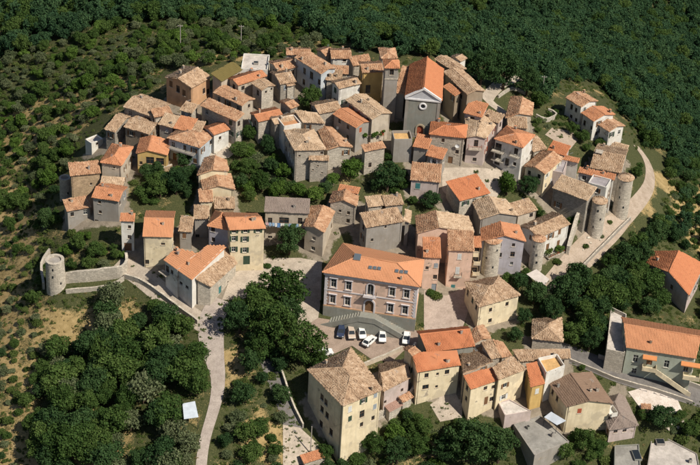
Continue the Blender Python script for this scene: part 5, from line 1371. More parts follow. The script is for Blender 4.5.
for a in [
 ('oak',160,185,24,'leafy garden tree below the yellow arcade house'),('dark',176,183,24,'dark tree beside the stepped cream row'),('oak',142,190,17,'garden tree next to the tall grey house'),
 ('oak',150,176,13,'small tree at the rubble garden wall'),('bright',178,170,11,'small bright tree under the bluish terrace house'),('oak',204,143,12,'little tree beside the white orange-roofed cottage'),
 ('oak',240,150,17,'upper tree of the leafy ravine, below the washing'),('oak',247,166,20,'ravine tree beside the rubble lane'),('olive',255,155,15,'pale grey-green tree in the ravine'),
 ('bright',284,170,18,'light green tree at the foot of the tall stone house'),('oak',262,182,20,'tree above the grey-brown sheet roof'),('dark',272,165,18,'dark tree under the tall stone house'),('dark',243,182,16,'dark ravine tree near the rubble roof'),
 ('oak',250,196,13,'low tree behind the tall cream house'),('bright',300,190,15,'bright tree behind the grey-brown sheet roof'),('bright',316,192,18,'bright bushy tree behind the clean orange gable'),('oak',288,187,14,'tree on the grassy bank under the tall stone house'),
 ('oak',311,99,24,'round green treetop under the blue-grey facade'),('bright',352,165,25,'bright green round tree by the pale blank gable'),('bright',333,178,13,'small bright tree beside the stone lean-to'),
 ('dark',388,178,28,'large dark tree in the church shadow'),('dark',374,185,13,'dark tree beside the two tan roofs'),('dark',431,200,20,'dark tree below the teal window house'),('oak',413,199,11,'small tree beside the narrow tan roof flap'),
 ('bright',508,184,23,'bright green tree on the small upper square'),('dark',529,182,24,'dark tree beside the narrow cream front'),('dark',290,240,29,'dark tree in front of the washing balcony'),
 ('oak',78,243,17,'leafy tree in the terrace garden'),('oak',95,250,16,'garden tree between the terrace wall and the tall grey house'),('bright',66,250,13,'bright tree next to lone round tower'),('oak',88,262,14,'low garden tree above the pale retaining wall'),('olive',105,262,12,'olive tree on the garden terrace'),
 ('oak',285,290,42,'biggest round tree beside the palazzo'),('oak',257,302,38,'large tree between barn and palazzo'),('dark',240,318,32,'dark tree at the top of the pale lane'),('oak',272,325,40,'large tree above the shaded lane'),
 ('oak',300,345,38,'large tree at the edge of the car park'),('dark',290,315,34,'dark tree shading the car park corner'),('oak',262,345,28,'tree between the two lanes'),('oak',318,360,18,'small tree beside the half hidden white car'),
 ('olive',548,293,25,'grey-green tree by the white awning'),('dark',518,283,17,'dark tree at the foot of the lilac front'),('oak',507,277,13,'tree below the lilac front'),('oak',526,272,9,'small tree under the slim round tower'),
 ('dark',470,437,48,'huge dark tree before the cream south house'),('oak',420,424,24,'tree above the garden bank in the south'),('dark',500,448,30,'dark tree next to the concrete garage'),('dark',448,448,28,'dark tree below the arched lane'),('oak',415,446,22,'tree at the southern foot of the garden bank'),
 ('oak',583,440,22,'tree below the red shuttered front'),('oak',565,452,16,'small tree at the concrete garage corner'),('dark',664,417,24,'dark bush-like tree beside the white gravel yard'),('oak',600,444,14,'small tree in front of the low brown roof'),
 ('dark',482,70,36,'dark tall tree at the crest behind the church'),('dark',505,72,40,'broad dark tree above the woodland path'),('dark',528,82,32,'dark tree beside the gabled two-tone house'),('dark',466,62,24,'dark tree next to the small pale crest house'),
 ('oak',540,100,18,'tree beside the small walled plot'),('oak',583,136,16,'tree below the three stepped houses'),('oak',572,128,14,'small tree under the uppermost stepped house'),('oak',602,141,12,'low tree at the blank white gable'),
 ('oak',637,172,14,'tree near the round tower with tan cap'),('oak',572,222,14,'shaded tree behind the crumbling town wall'),('bright',560,248,11,'bright vine tree by the white flowered house'),('oak',539,213,12,'tree between the small pale side wall and the big tan roof'),
 ('dark',516,334,15,'dark tree between the pale yellow house and the little square hut'),('dark',524,316,17,'dark tree above the little square hut'),('oak',575,330,24,'leafy tree right of the little square hut'),('dark',590,340,22,'dark tree next to the grey concrete terrace'),
 ('dark',552,312,24,'dark tree behind the little square hut'),('oak',640,268,24,'leafy tree at the corner of the low villa'),('oak',632,292,26,'tree between the low villa and the long green house'),('oak',690,428,16,'small tree beside the big pinkish concrete roof'),
 ('bright',395,432,20,'bright tree on the bank below the porch'),('oak',372,444,20,'leafy tree at the stubby round bastion'),('dark',398,452,24,'dark tree low on the southern bank'),('oak',358,458,16,'small tree under the large yellow block corner'),
 ('oak',262,222,9,'tiny tree beside the washing balcony house'),('cypress',130,88,9,'slender dark cypress on the olive slope')]:
    kind, x, y, d, lab = a
    if d >= 20: kind = {'oak': 'big', 'dark': 'bigdark'}.get(kind, kind)
    tree_px(kind, x, y, d, lab, GV, 'cypress_tree' if kind == 'cypress' else 'tree', 1.0 if kind != 'cypress' else 1.0)

ZONES = [  # (polygon in photo points, spacing m, share of trees, share of shrubs, kinds, radius range, key)
 ('grove', [(50,314),(110,306),(165,312),(196,332),(203,345),(207,400),(196,480),(36,480),(40,400)], 3.5, .82, .16, ('oak','oak','dark','dark','oak','olive'), (1.9,4.0)),
 ('lanebank', [(228,340),(272,352),(300,428),(282,440),(284,490),(212,490),(216,440),(224,400)], 3.4, .70, .25, ('oak','dark','olive'), (1.4,2.8)),
 ('southbank', [(300,462),(345,452),(410,400),(445,425),(530,465),(530,500),(300,500)], 3.2, .30, .65, ('oak','dark'), (1.2,2.2)),
 ('eastwood', [(525,296),(560,297),(598,282),(640,240),(662,240),(642,262),(648,290),(672,300),(700,310),(640,315),(606,310),(602,352),(575,346),(566,318),(530,310)], 3.5, .95, .05, ('dark','dark','oak'), (2.0,3.6)),
 ('eastslope', [(640,140),(700,170),(900,180),(900,380),(705,330),(700,258),(668,245),(640,215),(655,185)], 2.9, .55, .40, ('oak','forest','dark'), (1.1,2.3)),
 ('southeast', [(575,428),(606,432),(612,448),(612,490),(560,490)], 3.0, .35, .6, ('oak',), (1.2,1.9)),
 ('southeast', [(640,414),(655,416),(690,412),(720,415),(720,455),(690,450),(655,428),(642,428)], 2.2, .25, .72, ('oak',), (.9,1.6)),
 ('ravine', GREENS[0], 2.6, .40, .55, ('oak','bright','dark'), (1.0,1.9)),
 ('arcade', GREENS[1], 2.6, .55, .40, ('oak','dark'), (1.1,2.0)),
 ('terrace', GREENS[2], 2.6, .30, .60, ('oak','bright'), (.9,1.6)),
 ('stepped', GREENS[3], 2.4, .30, .60, ('oak',), (.8,1.4)),
 ('southeast', [(560,428),(575,425),(606,434),(642,428),(642,445),(612,448),(575,470),(560,462)], 2.4, .35, .6, ('oak','bright'), (.9,1.7)),
 ('roadside', [(560,360),(600,374),(625,386),(625,396),(600,384),(575,372)], 2.4, .1, .7, ('oak',), (.7,1.1)),
 ('lowwood', [(345,452),(384,418),(410,406),(420,404),(450,425),(500,432),(515,460),(500,475),(345,475)], 2.6, .38, .58, ('oak','dark','bright'), (1.0,2.0)),
 ('churchgap', GREENS[4], 2.4, .4, .5, ('dark','oak'), (.9,1.6)),
 ('crestgap', [(500,125),(512,128),(540,118),(548,112),(560,118),(570,135),(545,132),(520,135)], 2.4, .15, .5, ('oak',), (.7,1.2)),
 ('westslope', [(-250,170),(44,205),(55,170),(78,150),(60,230),(42,290),(36,480),(-250,520)], 2.6, .26, .55, ('olive','oak','oak','dark'), (.8,2.3)),
 ('olives', [(-250,75),(0,62),(120,22),(200,22),(300,30),(330,44),(330,52),(235,64),(165,74),(150,94),(112,112),(80,136),(60,180),(40,210),(-250,230)], 2.6, .54, .42, ('olive','olive','oak','oak','bright'), (.8,2.2)),
 ('forest', [(-250,-160),(950,-160),(950,190),(700,180),(650,150),(634,130),(602,86),(560,82),(545,108),(515,80),(480,62),(440,58),(400,58),(330,44),(300,30),(200,22),(120,22),(0,62),(-250,80)], 2.5, 1.0, 0.0, ('forest','forest','forest','forest','oak'), (1.1,2.9)),
]
NOGO = [[(48,308),(100,308),(98,350),(52,353)], [(113,302),(152,304),(158,322),(118,334)], [(226,352),(243,347),(248,372),(227,380)],
        [(625,388),(642,384),(684,400),(686,415),(640,412)], [(196,340),(230,338),(228,395),(212,440),(212,480),(194,480),(200,430),(210,395)], [(628,150),(668,150),(668,192),(650,224),(614,254),(590,280),(560,296),(543,292),(560,262),(600,225),(632,195)],
        [(555,345),(600,358),(700,388),(700,405),(600,378)], [(480,78),(525,72),(530,95),(515,125),(482,105)], [(432,-14),(446,-14),(460,2),(480,12),(500,19),(498,26),(472,19),(452,9)], [(174,399),(208,399),(208,440),(174,440)]]
LAB = {'roadside': ('small tree on the verge of the asphalt road', 'trees of the road verge'), 'gapwood': ('small tree on the bank between the palazzo and the pale yellow house', 'trees of the palazzo bank'),
 'lowwood': ('tree on the thick garden bank below the south front', 'trees on the southern garden bank'), 'churchgap': ('small tree in the shade below the ochre roof terrace', 'trees below the ochre roof terrace'),
 'crestgap': ('small tree between the two-tone gable and the dusty yard', 'trees by the dusty yard'),
 'ravine': ('small tree in the leafy ravine below the washing', 'trees of the leafy ravine'), 'arcade': ('small tree in the garden below the yellow arcade house', 'trees of the arcade garden'),
 'terrace': ('small tree in the terrace garden beside the lone round tower', 'trees of the terrace garden'), 'stepped': ('small tree on the bank below the three stepped houses', 'trees below the stepped houses'),
 'grove': ('broadleaf tree in the dense grove below the lone round tower', 'trees of the south-west grove'),
 'lanebank': ('tree on the bank between the pale lane and the shaded lane', 'trees on the lane bank'),
 'southbank': ('tree on the garden bank below the south front', 'trees on the southern garden bank'),
 'eastwood': ('dark tree in the wood between the dirt track and the green house', 'trees of the east wood'),
 'eastslope': ('scattered tree on the slope beyond the dirt track', 'trees on the east slope'),
 'southeast': ('tree among the concrete roofs at the south-east foot', 'trees at the south-east foot'),
 'westslope': ('scattered tree on the dry western slope', 'trees on the dry western slope'),
 'olives': ('grey-green tree on the terraced olive slope', 'trees on the olive slope'),
 'forest': ('forest tree on the wooded hillside behind the village', 'trees of the forest')}
import re
def describe(lab, kind, r, noun):
    look = {'oak': 'leafy green', 'dark': 'dark green', 'olive': 'grey-green', 'bright': 'bright green', 'forest': 'dense dark green'}[kind]
    size = 'large ' if r > 2.7 else ('small ' if r < 1.9 else '')
    return size + look + ' ' + noun + ' ' + re.split(' tree ', ' ' + lab, 1)[1]
def scatter():
    rng = np.random.default_rng(21)
    T, S, G = [], [], []
    done = np.array([(p[0], p[1], p[2]) for p in PLANTED])
    quads = [[(v.x, v.y) for v in inset(h.q, -.9)] for h in HOUSES.values()]
    def clear(X, Y):
        c = np.zeros(len(X), bool)
        for q in quads: c |= inpoly_np(X, Y, q)
        return ~c
    for (key, poly, sp, pt, ps, kinds, rr) in ZONES:
        gx = np.arange(-230, 260, sp); gy = np.arange(-125, 380 if key == 'forest' else 300, sp)
        X, Y = np.meshgrid(gx, gy); X = X.ravel() + rng.uniform(-.42, .42, X.size)*sp; Y = Y.ravel() + rng.uniform(-.42, .42, Y.size)*sp
        Z = heights(np.stack([X, Y], 1)); px, py = project_np(np.column_stack([X, Y, Z]))
        ok = inpoly_np(px, py, poly)
        for ng in NOGO: ok &= ~inpoly_np(px, py, ng)
        ok &= clear(X, Y)
        X, Y, Z = X[ok], Y[ok], Z[ok]
        for x, y, z in zip(X, Y, Z):
            u = rng.random()
            near = np.hypot(done[:, 0]-x, done[:, 1]-y) < done[:, 2]*.75
            if near.any(): continue
            d = math.dist((x, y, z), CAMLOC)
            if u < pt: T.append((rr[0]+(rr[1]-rr[0])*rng.random()**1.5, x, y, z, kinds[int(rng.integers(len(kinds)))], key, d))
            elif u < pt+ps: S.append((rng.uniform(.6, 1.45)*(1.45 if key in ('lowwood', 'southbank', 'southeast', 'ravine') else 1.0), x, y, z, key, d))
    # tufts / low scrub over every wild zone
    sp = 1.25
    X, Y = np.meshgrid(np.arange(-150, 165, sp), np.arange(-105, 215, sp)); X = X.ravel()+rng.uniform(-.6, .6, X.size)*sp; Y = Y.ravel()+rng.uniform(-.6, .6, Y.size)*sp
    Z = heights(np.stack([X, Y], 1)); px, py = project_np(np.column_stack([X, Y, Z]))
    vil = inpoly_np(px, py, Z_VILLAGE); fr = inpoly_np(px, py, ZONES[-1][1])
    ok = (px > -60) & (px < 760) & (py > -10) & (py < 500) & ~fr & (~vil | (rng.random(len(X)) < .18))
    for ng in NOGO[3:]: ok &= ~inpoly_np(px, py, ng)
    for gp in ([(424,288),(466,288),(468,332),(424,332)], [(222,300),(232,274),(322,260),(320,320),(296,332),(262,292)], [(298,318),(460,330),(460,350),(380,365),(300,365)], [(555,170),(665,150),(660,190),(590,270),(545,295),(535,285)]): ok &= ~inpoly_np(px, py, gp)
    ok &= clear(X, Y)
    dry = np.zeros(len(X), bool)
    for zz in Z_DRY: dry |= inpoly_np(px, py, zz)
    G = [(x, y, z, dr) for x, y, z, dr in zip(X[ok], Y[ok], Z[ok], dry[ok])]
    return T, S, G
def inst_node_group(name, objs):
    ng = bpy.data.node_groups.new(name, 'GeometryNodeTree')
    ng.interface.new_socket('Geometry', in_out='INPUT', socket_type='NodeSocketGeometry'); ng.interface.new_socket('Geometry', in_out='OUTPUT', socket_type='NodeSocketGeometry')
    N = ng.nodes; L = ng.links
    gi = N.new('NodeGroupInput'); go = N.new('NodeGroupOutput'); ip = N.new('GeometryNodeInstanceOnPoints'); gt = N.new('GeometryNodeGeometryToInstance')
    for o in reversed(objs):      # a multi-input socket lists its links last to first
        oi = N.new('GeometryNodeObjectInfo'); oi.inputs['Object'].default_value = o; oi.transform_space = 'ORIGINAL'
        L.new(oi.outputs['Geometry'], gt.inputs[0])
    def attr(nm, tp):
        a = N.new('GeometryNodeInputNamedAttribute'); a.data_type = tp; a.inputs['Name'].default_value = nm; return a.outputs['Attribute']
    L.new(gi.outputs[0], ip.inputs['Points']); L.new(gt.outputs[0], ip.inputs['Instance'])
    ip.inputs['Pick Instance'].default_value = True
    L.new(attr('pick', 'INT'), ip.inputs['Instance Index']); L.new(attr('turn', 'FLOAT_VECTOR'), ip.inputs['Rotation']); L.new(attr('size', 'FLOAT_VECTOR'), ip.inputs['Scale'])
    L.new(ip.outputs[0], go.inputs[0]); return ng
def stuff_instances(name, label, cat, pts, objs):
    """pts: (x,y,z,scale,zscale,pick)"""
    a = np.array(pts, float); n = len(a); rng = np.random.default_rng(5)
    me = bpy.data.meshes.new(name); me.vertices.add(n); me.vertices.foreach_set('co', a[:, :3].astype(np.float32).ravel())
    at_ = me.attributes.new('pick', 'INT', 'POINT'); at_.data.foreach_set('value', a[:, 5].astype(np.int32))
    tv = np.zeros((n, 3), np.float32); tv[:, 2] = rng.uniform(0, 6.28, n); tv[:, 0] = rng.normal(0, .05, n); tv[:, 1] = rng.normal(0, .05, n)
    at_ = me.attributes.new('turn', 'FLOAT_VECTOR', 'POINT'); at_.data.foreach_set('vector', tv.ravel())
    sv = np.stack([a[:, 3], a[:, 3], a[:, 4]], 1).astype(np.float32)
    at_ = me.attributes.new('size', 'FLOAT_VECTOR', 'POINT'); at_.data.foreach_set('vector', sv.ravel())
    o = link(name, me); m = o.modifiers.new('scatter', 'NODES'); m.node_group = inst_node_group(name, objs)
    return tag(o, label, cat, None, 'stuff')
def plant_all():
    T, S, G = scatter()
    inv = lambda t: (lambda q: -20 < q[0] < 720 and -15 < q[1] < 485)(project((t[1], t[2], t[3])))
    # trees already planted by hand count too
    cand = sorted([t for t in T if inv(t)], key=lambda t: -t[0]/t[6])
    ind = cand[:235]; chosen = set(id(t) for t in ind)
    for t in ind:
        r, x, y, z, kind, key, d = t
        lab, grp = LAB[key]
        tree(kind, (x, y, z-.12), r, describe(lab, kind, r, 'tree'), grp)
    rest = [t for t in T if id(t) not in chosen]
    print('trees', len(T), 'shrubs', len(S), 'tufts', len(G))
    order = ['oak', 'dark', 'bright', 'olive', 'forest']
    protos = []; first = {}
    for k in order:
        first[k] = len(protos)
        for (tm, cm) in TREES[k]:
            o = next(ob for ob in bpy.data.objects if ob.data == cm); protos.append(o)
    rng = np.random.default_rng(8)
    pts = [(x, y, z-.15*r, r, r*rng.uniform(.85, 1.25), first[k]+int(rng.integers(len(TREES[k])))) for (r, x, y, z, k, key, d) in rest]
    stuff_instances('woodland', 'continuous dark green woodland covering the hills around the village', 'woodland', pts, protos)
    cs = sorted([s for s in S if inv((0, s[1], s[2], s[3]))], key=lambda s: -s[0]/s[5]); ind = cs[:260]; chosen = set(id(s) for s in ind)
    sproto = {}
    for s in ind:
        r, x, y, z, key, d = s; i = int(rng.integers(4))
        o = link('shrub', SHRUBS[i], None, (x, y, z-.12), rng.uniform(0, 6.28)); o.scale = (r, r, r*rng.uniform(.8, 1.2)); sproto.setdefault(i, o)
        lab = ('big ' if r > 1.2 else 'small ') + ['bushy green', 'yellowish green', 'grey-green', 'dark green'][i] + ' shrub ' + re.split(' tree ', ' '+LAB[key][0], 1)[1]
        tag(o, lab, 'shrub', LAB[key][1].replace('trees', 'shrubs'))
    so = [sproto[i] for i in range(4)]
    pts = [(x, y, z-.12, r, r*rng.uniform(.8, 1.2), int(rng.integers(4))) for s in S if id(s) not in chosen for (r, x, y, z, key, d) in [s]]
    tg = link('grass_tuft', TUFT, None, (on_ground(75, 330).x, on_ground(75, 330).y, on_ground(75, 330).z-.05)); tag(tg, 'tuft of dry grass in the middle of the square meadow', 'grass')
    sg = link('weed_clump', TUFTG, None, (on_ground(135, 318).x, on_ground(135, 318).y, on_ground(135, 318).z-.05)); tag(sg, 'green weed clump in the small meadow by the parapet lane', 'weed')
    stuff_instances('scrub', 'low green bushes scattered over the slopes around the village', 'scrub', pts, so)
    gp = []
    for (x, y, z, dr) in G:
        if dr: k = 0 if rng.random() < .55 else 1
        else: k = 1 if rng.random() < .85 else 0
        s = rng.uniform(.25, .6) if k == 0 else rng.uniform(.35, .9)
        gp.append((x, y, z-.06, s, s*rng.uniform(.7, 1.3), k))
    stuff_instances('undergrowth', 'dry grass and weeds growing on the slopes and banks', 'undergrowth', gp, [tg, sg])
plant_all()
# ------------------------------------------------------------ balconies, stairs, washing, poles and other small things
def wall_point(ho, w, px, py):
    A, B, dr, on, ln, zt = ho.walls[w]; P = CAMLOC - ho.base; dv = ray(px, py)
    t = ((A.x-P.x)*on.x+(A.y-P.y)*on.y)/(dv.x*on.x+dv.y*on.y); hp = P+dv*t
    return (hp.xy-A.xy).dot(dr), hp.z, hp
def balcony(key, w, px, py, width, depth, slab='palestone', rail=None, solid=None):
    ho = HOUSES[key]; u, v, hp = wall_point(ho, w, px, py); on = ho.walls[w][3]; rz = math.atan2(on.y, on.x)-math.pi/2
    mb = MB(); mb.box((0, depth/2-.05, -.08), (width, depth+.1, .16))
    for s in (-1, 1): mb.box((s*(width/2-.3), .2, -.28), (.16, .5, .3))
    b = mb.build('balcony', m_wall(slab), ho.root, hp, rz)
    r = MB(); W = width/2-.05; D = depth-.05
    for a, c in (((-W, 0), (-W, D)), ((-W, D), (W, D)), ((W, D), (W, 0))):
        if solid:
            cx, cy = (a[0]+c[0])/2, (a[1]+c[1])/2; r.box((cx, cy, .45), (max(abs(a[0]-c[0]), .08), max(abs(a[1]-c[1]), .08), .9))
        else:
            r.tube([(a[0], a[1], .95), (c[0], c[1], .95)], .03, 5); n = max(2, int(math.dist(a, c)/.16))
            for k in range(n+1):
                t = k/n; x, y = a[0]+(c[0]-a[0])*t, a[1]+(c[1]-a[1])*t; r.tube([(x, y, 0), (x, y, .95)], .014, 4)
    r.build('railing', m_wall(solid) if solid else (rail or IRON), b)
    return b
RUST = m_plain('red_railing', (.38,.10,.05), .6)
balcony('e_balcony', 0, 475, 148, 3.2, 1.0, rail=RUST)
for y in (150.5, 159): balcony('e_white', 0, 498.5, y, 3.0, 1.2)
balcony('e_white', 0, 515, 155.5, 2.4, 1.0)
balcony('se_turq', 0, 554, 251.5, 6.2, 1.5)
balcony('slate', 0, 286, 224.5, 9.0, 1.2, 'grey')
balcony('pink_right', 0, 457.5, 275.5, 1.8, .8)
balcony('pink_loggia', 0, 476.5, 263.5, 1.6, .6, 'palestone', None, 'cream'); balcony('pink_loggia', 0, 475.5, 274, 1.6, .6, 'palestone', None, 'cream')
balcony('w_terrace', 0, 183, 149.5, 7.0, 1.4, 'grey')  # grey slab: the terrace's shade is put into its colour
balcony('sw_white_a', 0, 166, 272, 2.6, 1.2)
balcony('brown_house', 1, 609, 413, 2.4, 1.4, 'white', None, 'white')
gb = balcony('green_house', 0, 649, 367, 3.0, 1.5, 'cream', None, 'cream')
balcony('green_house', 0, 691, 375.5, 3.6, 1.6, 'cream', None, 'cream')
def green_stairs():
    ho = HOUSES['green_house']; A, B, dr, on, ln, zt = ho.walls[0]
    u, v, hp = wall_point(ho, 0, 649, 367)
    L = 8.2; q = A.xy + dr*(u+1.5+L)+on*.8; gl = gz(q.x+ho.base.x, q.y+ho.base.y)-ho.base.z
    mb = MB(); n = 14
    P = lambda uu, o: tuple(A.xy+dr*uu+on*o)
    for k in range(n):
        a, b = u+1.5+L*k/n, u+1.5+L*(k+1)/n; z = v-(v-gl)*(k+1)/(n+.5)
        mb.prism([P(a, 1.35), P(b, 1.35), P(b, .05), P(a, .05)], z-.45, z)
    st = mb.build('outside_stair', m_wall('palestone'), ho.root)
    p = MB(); a, b = u+1.5, u+1.5+L
    p.prism([P(a, 1.5), P(b, 1.5), P(b, 1.36), P(a, 1.36)], [v-.55, gl-.5, gl-.5, v-.55], [v+.8, gl+.8, gl+.8, v+.8]); p.build('stair_parapet', m_wall('cream'), st)
    for (x, y) in ((650, 356.5), (691, 363.5)):
        uu, vv, h2 = wall_point(ho, 0, x, y); rz = math.atan2(on.y, on.x)-math.pi/2
        aw = MB(); wd = 3.0 if x < 660 else 4.2
        aw.face([(-wd/2, .02, .35), (-wd/2, 1.1, 0), (wd/2, 1.1, 0), (wd/2, .02, .35)]); aw.face([(-wd/2, 1.1, 0), (-wd/2, 1.1, -.2), (wd/2, 1.1, -.2), (wd/2, 1.1, 0)])
        aw.face([(wd/2, .02, .30), (wd/2, 1.1, -.05), (-wd/2, 1.1, -.05), (-wd/2, .02, .30)])
        aw.build('door_awning', m_plain('orange_canvas', (.60,.24,.09), .8), ho.root, h2, rz)
green_stairs()
H('green_terrace', (606,352), (624.5,356), [(626,317),(610.5,309.5)], 5.0, 'F', 'palestone', 'palecon', 'grey concrete terrace adjoining the long green house', auto=False, parapet=.9, name='terrace', cat='terrace')
H('hut_s', (304,463.5), (325,457), ('r',317,449.5), 2.4, 'S', 'stone', 'orange', 'low orange roofed shelter beside the utility pole', auto=False, chim=0, name='hut', cat='hut')
H('porch_s', (389.5,412), (405,404), ('r',399,398.5), 2.7, 'S', 'palestone', 'rosebrown', 'small brown porch roof against the lilac grey house', auto=False, chim=0, name='porch', cat='porch')
H('leanto_s', (403,402.5), (413.5,397), ('r',409,393), 3.0, 'S', 'palestone', 'mix', 'tiny orange lean-to at the corner of the arched cream house', auto=False, chim=0, name='lean_to', cat='lean-to')
H('kiln', (641,412), (651.5,413), ('r',651,404), 1.8, 'S', 'tan', 'mix', 'tiny tan brick shed on the white gravel yard', auto=False, chim=0, name='shed', cat='shed')

CLOTH = [(.75,.74,.72),(.72,.72,.74),(.70,.68,.62),(.12,.25,.50),(.55,.08,.08),(.30,.45,.65),(.70,.45,.50),(.75,.72,.45),(.2,.35,.25)]
def washing(key, w, pts, n, label, drop=(.6, 1.2), out=1.5):
    ho = HOUSES[key]; A, B, dr, on, ln, zt = ho.walls[w]; rng = random.Random(label)
    u0, v0, h0 = wall_point(ho, w, *pts[0]); u1, v1, h1 = wall_point(ho, w, *pts[1])
    a = ho.base + Vector((*(A.xy+dr*u0+on*out), v0)); b = ho.base + Vector((*(A.xy+dr*u1+on*out), v1))
    root = empty('clothesline', a, label, 'clothesline')
    rz = math.atan2((b-a).y, (b-a).x); L = (b-a).xy.length; dz = b.z-a.z
    root.rotation_euler.z = rz
    mb = MB(); mb.tube([(0, 0, 0), (L*.5, 0, dz*.5-.06), (L, 0, dz)], .012, 4)
    for x, z in ((.02, 0), (L-.02, dz)): mb.tube([(x, 0, z), (x, out-.2, z)], .02, 5)
    mb.build('line', IRON, root)
    x = .2
    for k in range(n):
        wd = rng.uniform(.45, .9); hh = rng.uniform(*drop)
        if x+wd > L-.1: break
        c = rng.randrange(len(CLOTH)); g = MB(); m = 5
        zt2 = -.02 + dz*(x/L)
        for i in range(m):
            x0, x1 = wd*i/m, wd*(i+1)/m
            for j in range(3):
                f = lambda xx, t: (xx, .05*math.sin(xx*9+k)*t, zt2-.03-hh*t)
                g.face([f(x0, (j+1)/3), f(x1, (j+1)/3), f(x1, j/3), f(x0, j/3)])
        g.build('garment', m_plain('cloth_%d' % c, CLOTH[c], .9, 0, .1), root, (x, 0, 0)); x += wd + rng.uniform(.05, .2)
washing('slate', 0, ((265.5,218.5),(307,220.5)), 16, 'coloured washing hung along the grey-brown roofed house')
washing('m_orange_a', 0, ((251,117),(257.5,124)), 6, 'pale washing under the orange eave above the ravine', out=.8)
def canopy(name, pts, h, label, col, cat, th=.06, slope=.25):
    g = [on_ground(x, y, h) for x, y in pts]; z0 = max(gz(p.x, p.y) for p in g)+h
    g = [at(x, y, z0) for x, y in pts]; c = sum(g, Vector())/len(g); cz = gz(c.x, c.y)
    root = empty(name, (c.x, c.y, cz), label, cat)
    mb = MB(); zs = [z0-cz, z0-cz, z0-cz+slope, z0-cz+slope]
    mb.prism([(p.x-c.x, p.y-c.y) for p in g], [z-th for z in zs], zs); mb.build('sheet', m_plain(name+'_sheet', col, .8, 0, .35, .3, .9), root)
    for p, z in zip(g, zs):
        q = Vector((p.x-c.x, p.y-c.y))*.94; po = MB(); po.tube([(q.x, q.y, gz(p.x, p.y)-cz-.3), (q.x, q.y, z-th)], .05, 6); po.build('post', IRON, root)
canopy('awning', [(526.5,274),(543,287),(549.3,280),(536.3,270)], 2.6, 'white sheet awning on posts below the white flowered house', (.62,.55,.50), 'awning')
canopy('tarpaulin', [(544,417),(557,425),(566,421.5),(551,412.5)], 3.2, 'pale blue-grey tarpaulin between brown roofed house and concrete garage', (.50,.54,.60), 'tarpaulin')
canopy('shelter', [(184,419),(198.5,417),(195,402.5),(182.5,405)], 2.3, 'pale blue sheet metal shelter beside the pale lane', (.55,.60,.66), 'shelter', .05, .4)
canopy('shelter', [(616,182),(631,185),(637,166),(626,162)], .01, 'pale slab beside the round tower with tan cap', (.52,.47,.43), 'slab') if False else None
def pergola():
    pts = [(356,139),(384,136),(384,126),(358,129)]
    g = [on_ground(x, y, 2.6) for x, y in pts]; c = sum(g, Vector())/4; cz = gz(c.x, c.y)
    root = empty('pergola', (c.x, c.y, cz), 'vine covered pergola before the grey orange-roofed house', 'pergola')
    fr = MB()
    for p in g: fr.tube([(p.x-c.x, p.y-c.y, gz(p.x, p.y)-cz-.3), (p.x-c.x, p.y-c.y, 2.6)], .06, 6)
    for i in range(4): a, b = g[i], g[(i+1) % 4]; fr.tube([(a.x-c.x, a.y-c.y, 2.6), (b.x-c.x, b.y-c.y, 2.6)], .05, 5)
    fr.build('frame', m_plain('old_wood', (.22,.16,.10), .9), root)
    rng = random.Random(3); lb = []
    for k in range(22):
        u, v = rng.random(), rng.random(); p = (g[0].lerp(g[1], u)).lerp(g[3].lerp(g[2], u), v); lb.append(((p.x-c.x, p.y-c.y, 2.65+rng.uniform(-.2, .3)), rng.uniform(.35, .65), .7))
    link('vine', quad_mesh('vine', [leaf_cloud(lb, 90, .26, 91, .3)], LEAF_BRIGHT), root)
pergola()
def pole(px, py, h, label, arm=True):
    p = on_ground(px, py); root = empty('utility_pole', (p.x, p.y, p.z), label, 'pole', 'wooden utility poles')
    mb = MB(); mb.tube([(0, 0, -.6), (0, 0, h)], [.13, .09], 8); mb.build('post', m_plain('grey_wood', (.38,.34,.30), .9), root)
    if arm:
        a = MB(); a.box((0, 0, h-.35), (1.4, .09, .1)); ar = a.build('crossarm', m_plain('grey_wood', (.38,.34,.30), .9), root)
        for x in (-.55, 0, .55):
            i = MB(); i.lathe([(.05, h-.3), (.06, h-.2), (.03, h-.12)], 8, (x, 0)); i.build('insulator', m_plain('porcelain', (.65,.65,.62), .3), ar)
    return Vector((p.x, p.y, p.z+h))
pt = pole(310.5, 454, 7.5, 'pale utility pole beside the low orange shelter', False)
pole(541.5, 98, 6.5, 'wooden pole with crossarm beside the gabled two-tone house'); pole(180.5, 47, 6.5, 'wooden pole with crossarm on the olive slope'); pole(241, 46, 6, 'wooden pole with crossarm behind the pale flat roof')
def wire(a, b, sag, label):
    c = (a+b)/2; pts = [a.lerp(b, k/10)-c-Vector((0, 0, sag*4*(k/10)*(1-k/10))) for k in range(11)]
    mb = MB(); mb.tube(pts, .018, 4); o = mb.build('overhead_wire', IRON, None, c); tag(o, label, 'wire')
hs = HOUSES['south_hip']; A, B, dr, on, ln, zt = hs.walls[0]
wire(pt-Vector((0, 0, .2)), hs.base+Vector((B.x, B.y, zt-5.0)), .4, 'thin wire from the pale pole to the large yellow block')
hc = HOUSES['south_cream_arch']; A2 = hc.walls[0][1]; h2 = HOUSES['yellow_hip']; A3 = h2.walls[0][1]
wire(hc.base+Vector((A2.x, A2.y, hc.walls[0][5]+1.2)), h2.base+Vector((A3.x, A3.y, h2.walls[0][5]-.4)), .6, 'thin wire from the arched cream house to the pale yellow house')
def pillars():
    for (x, y) in ((607.5,368), (613.5,369.5)):
        p = on_ground(x, y); root = empty('gate_pillar', (p.x, p.y, p.z), 'square pale gate pillar with cap at the asphalt road', 'pillar', 'gate pillars at the asphalt road')
        a = MB(); a.box((0, 0, .7), (.5, .5, 2.0)); a.build('shaft', m_wall('palestone'), root); b = MB(); b.box((0, 0, 1.76), (.66, .66, .12)); b.box((0, 0, 1.9), (.4, .4, .18)); b.build('cap', m_wall('white'), root)
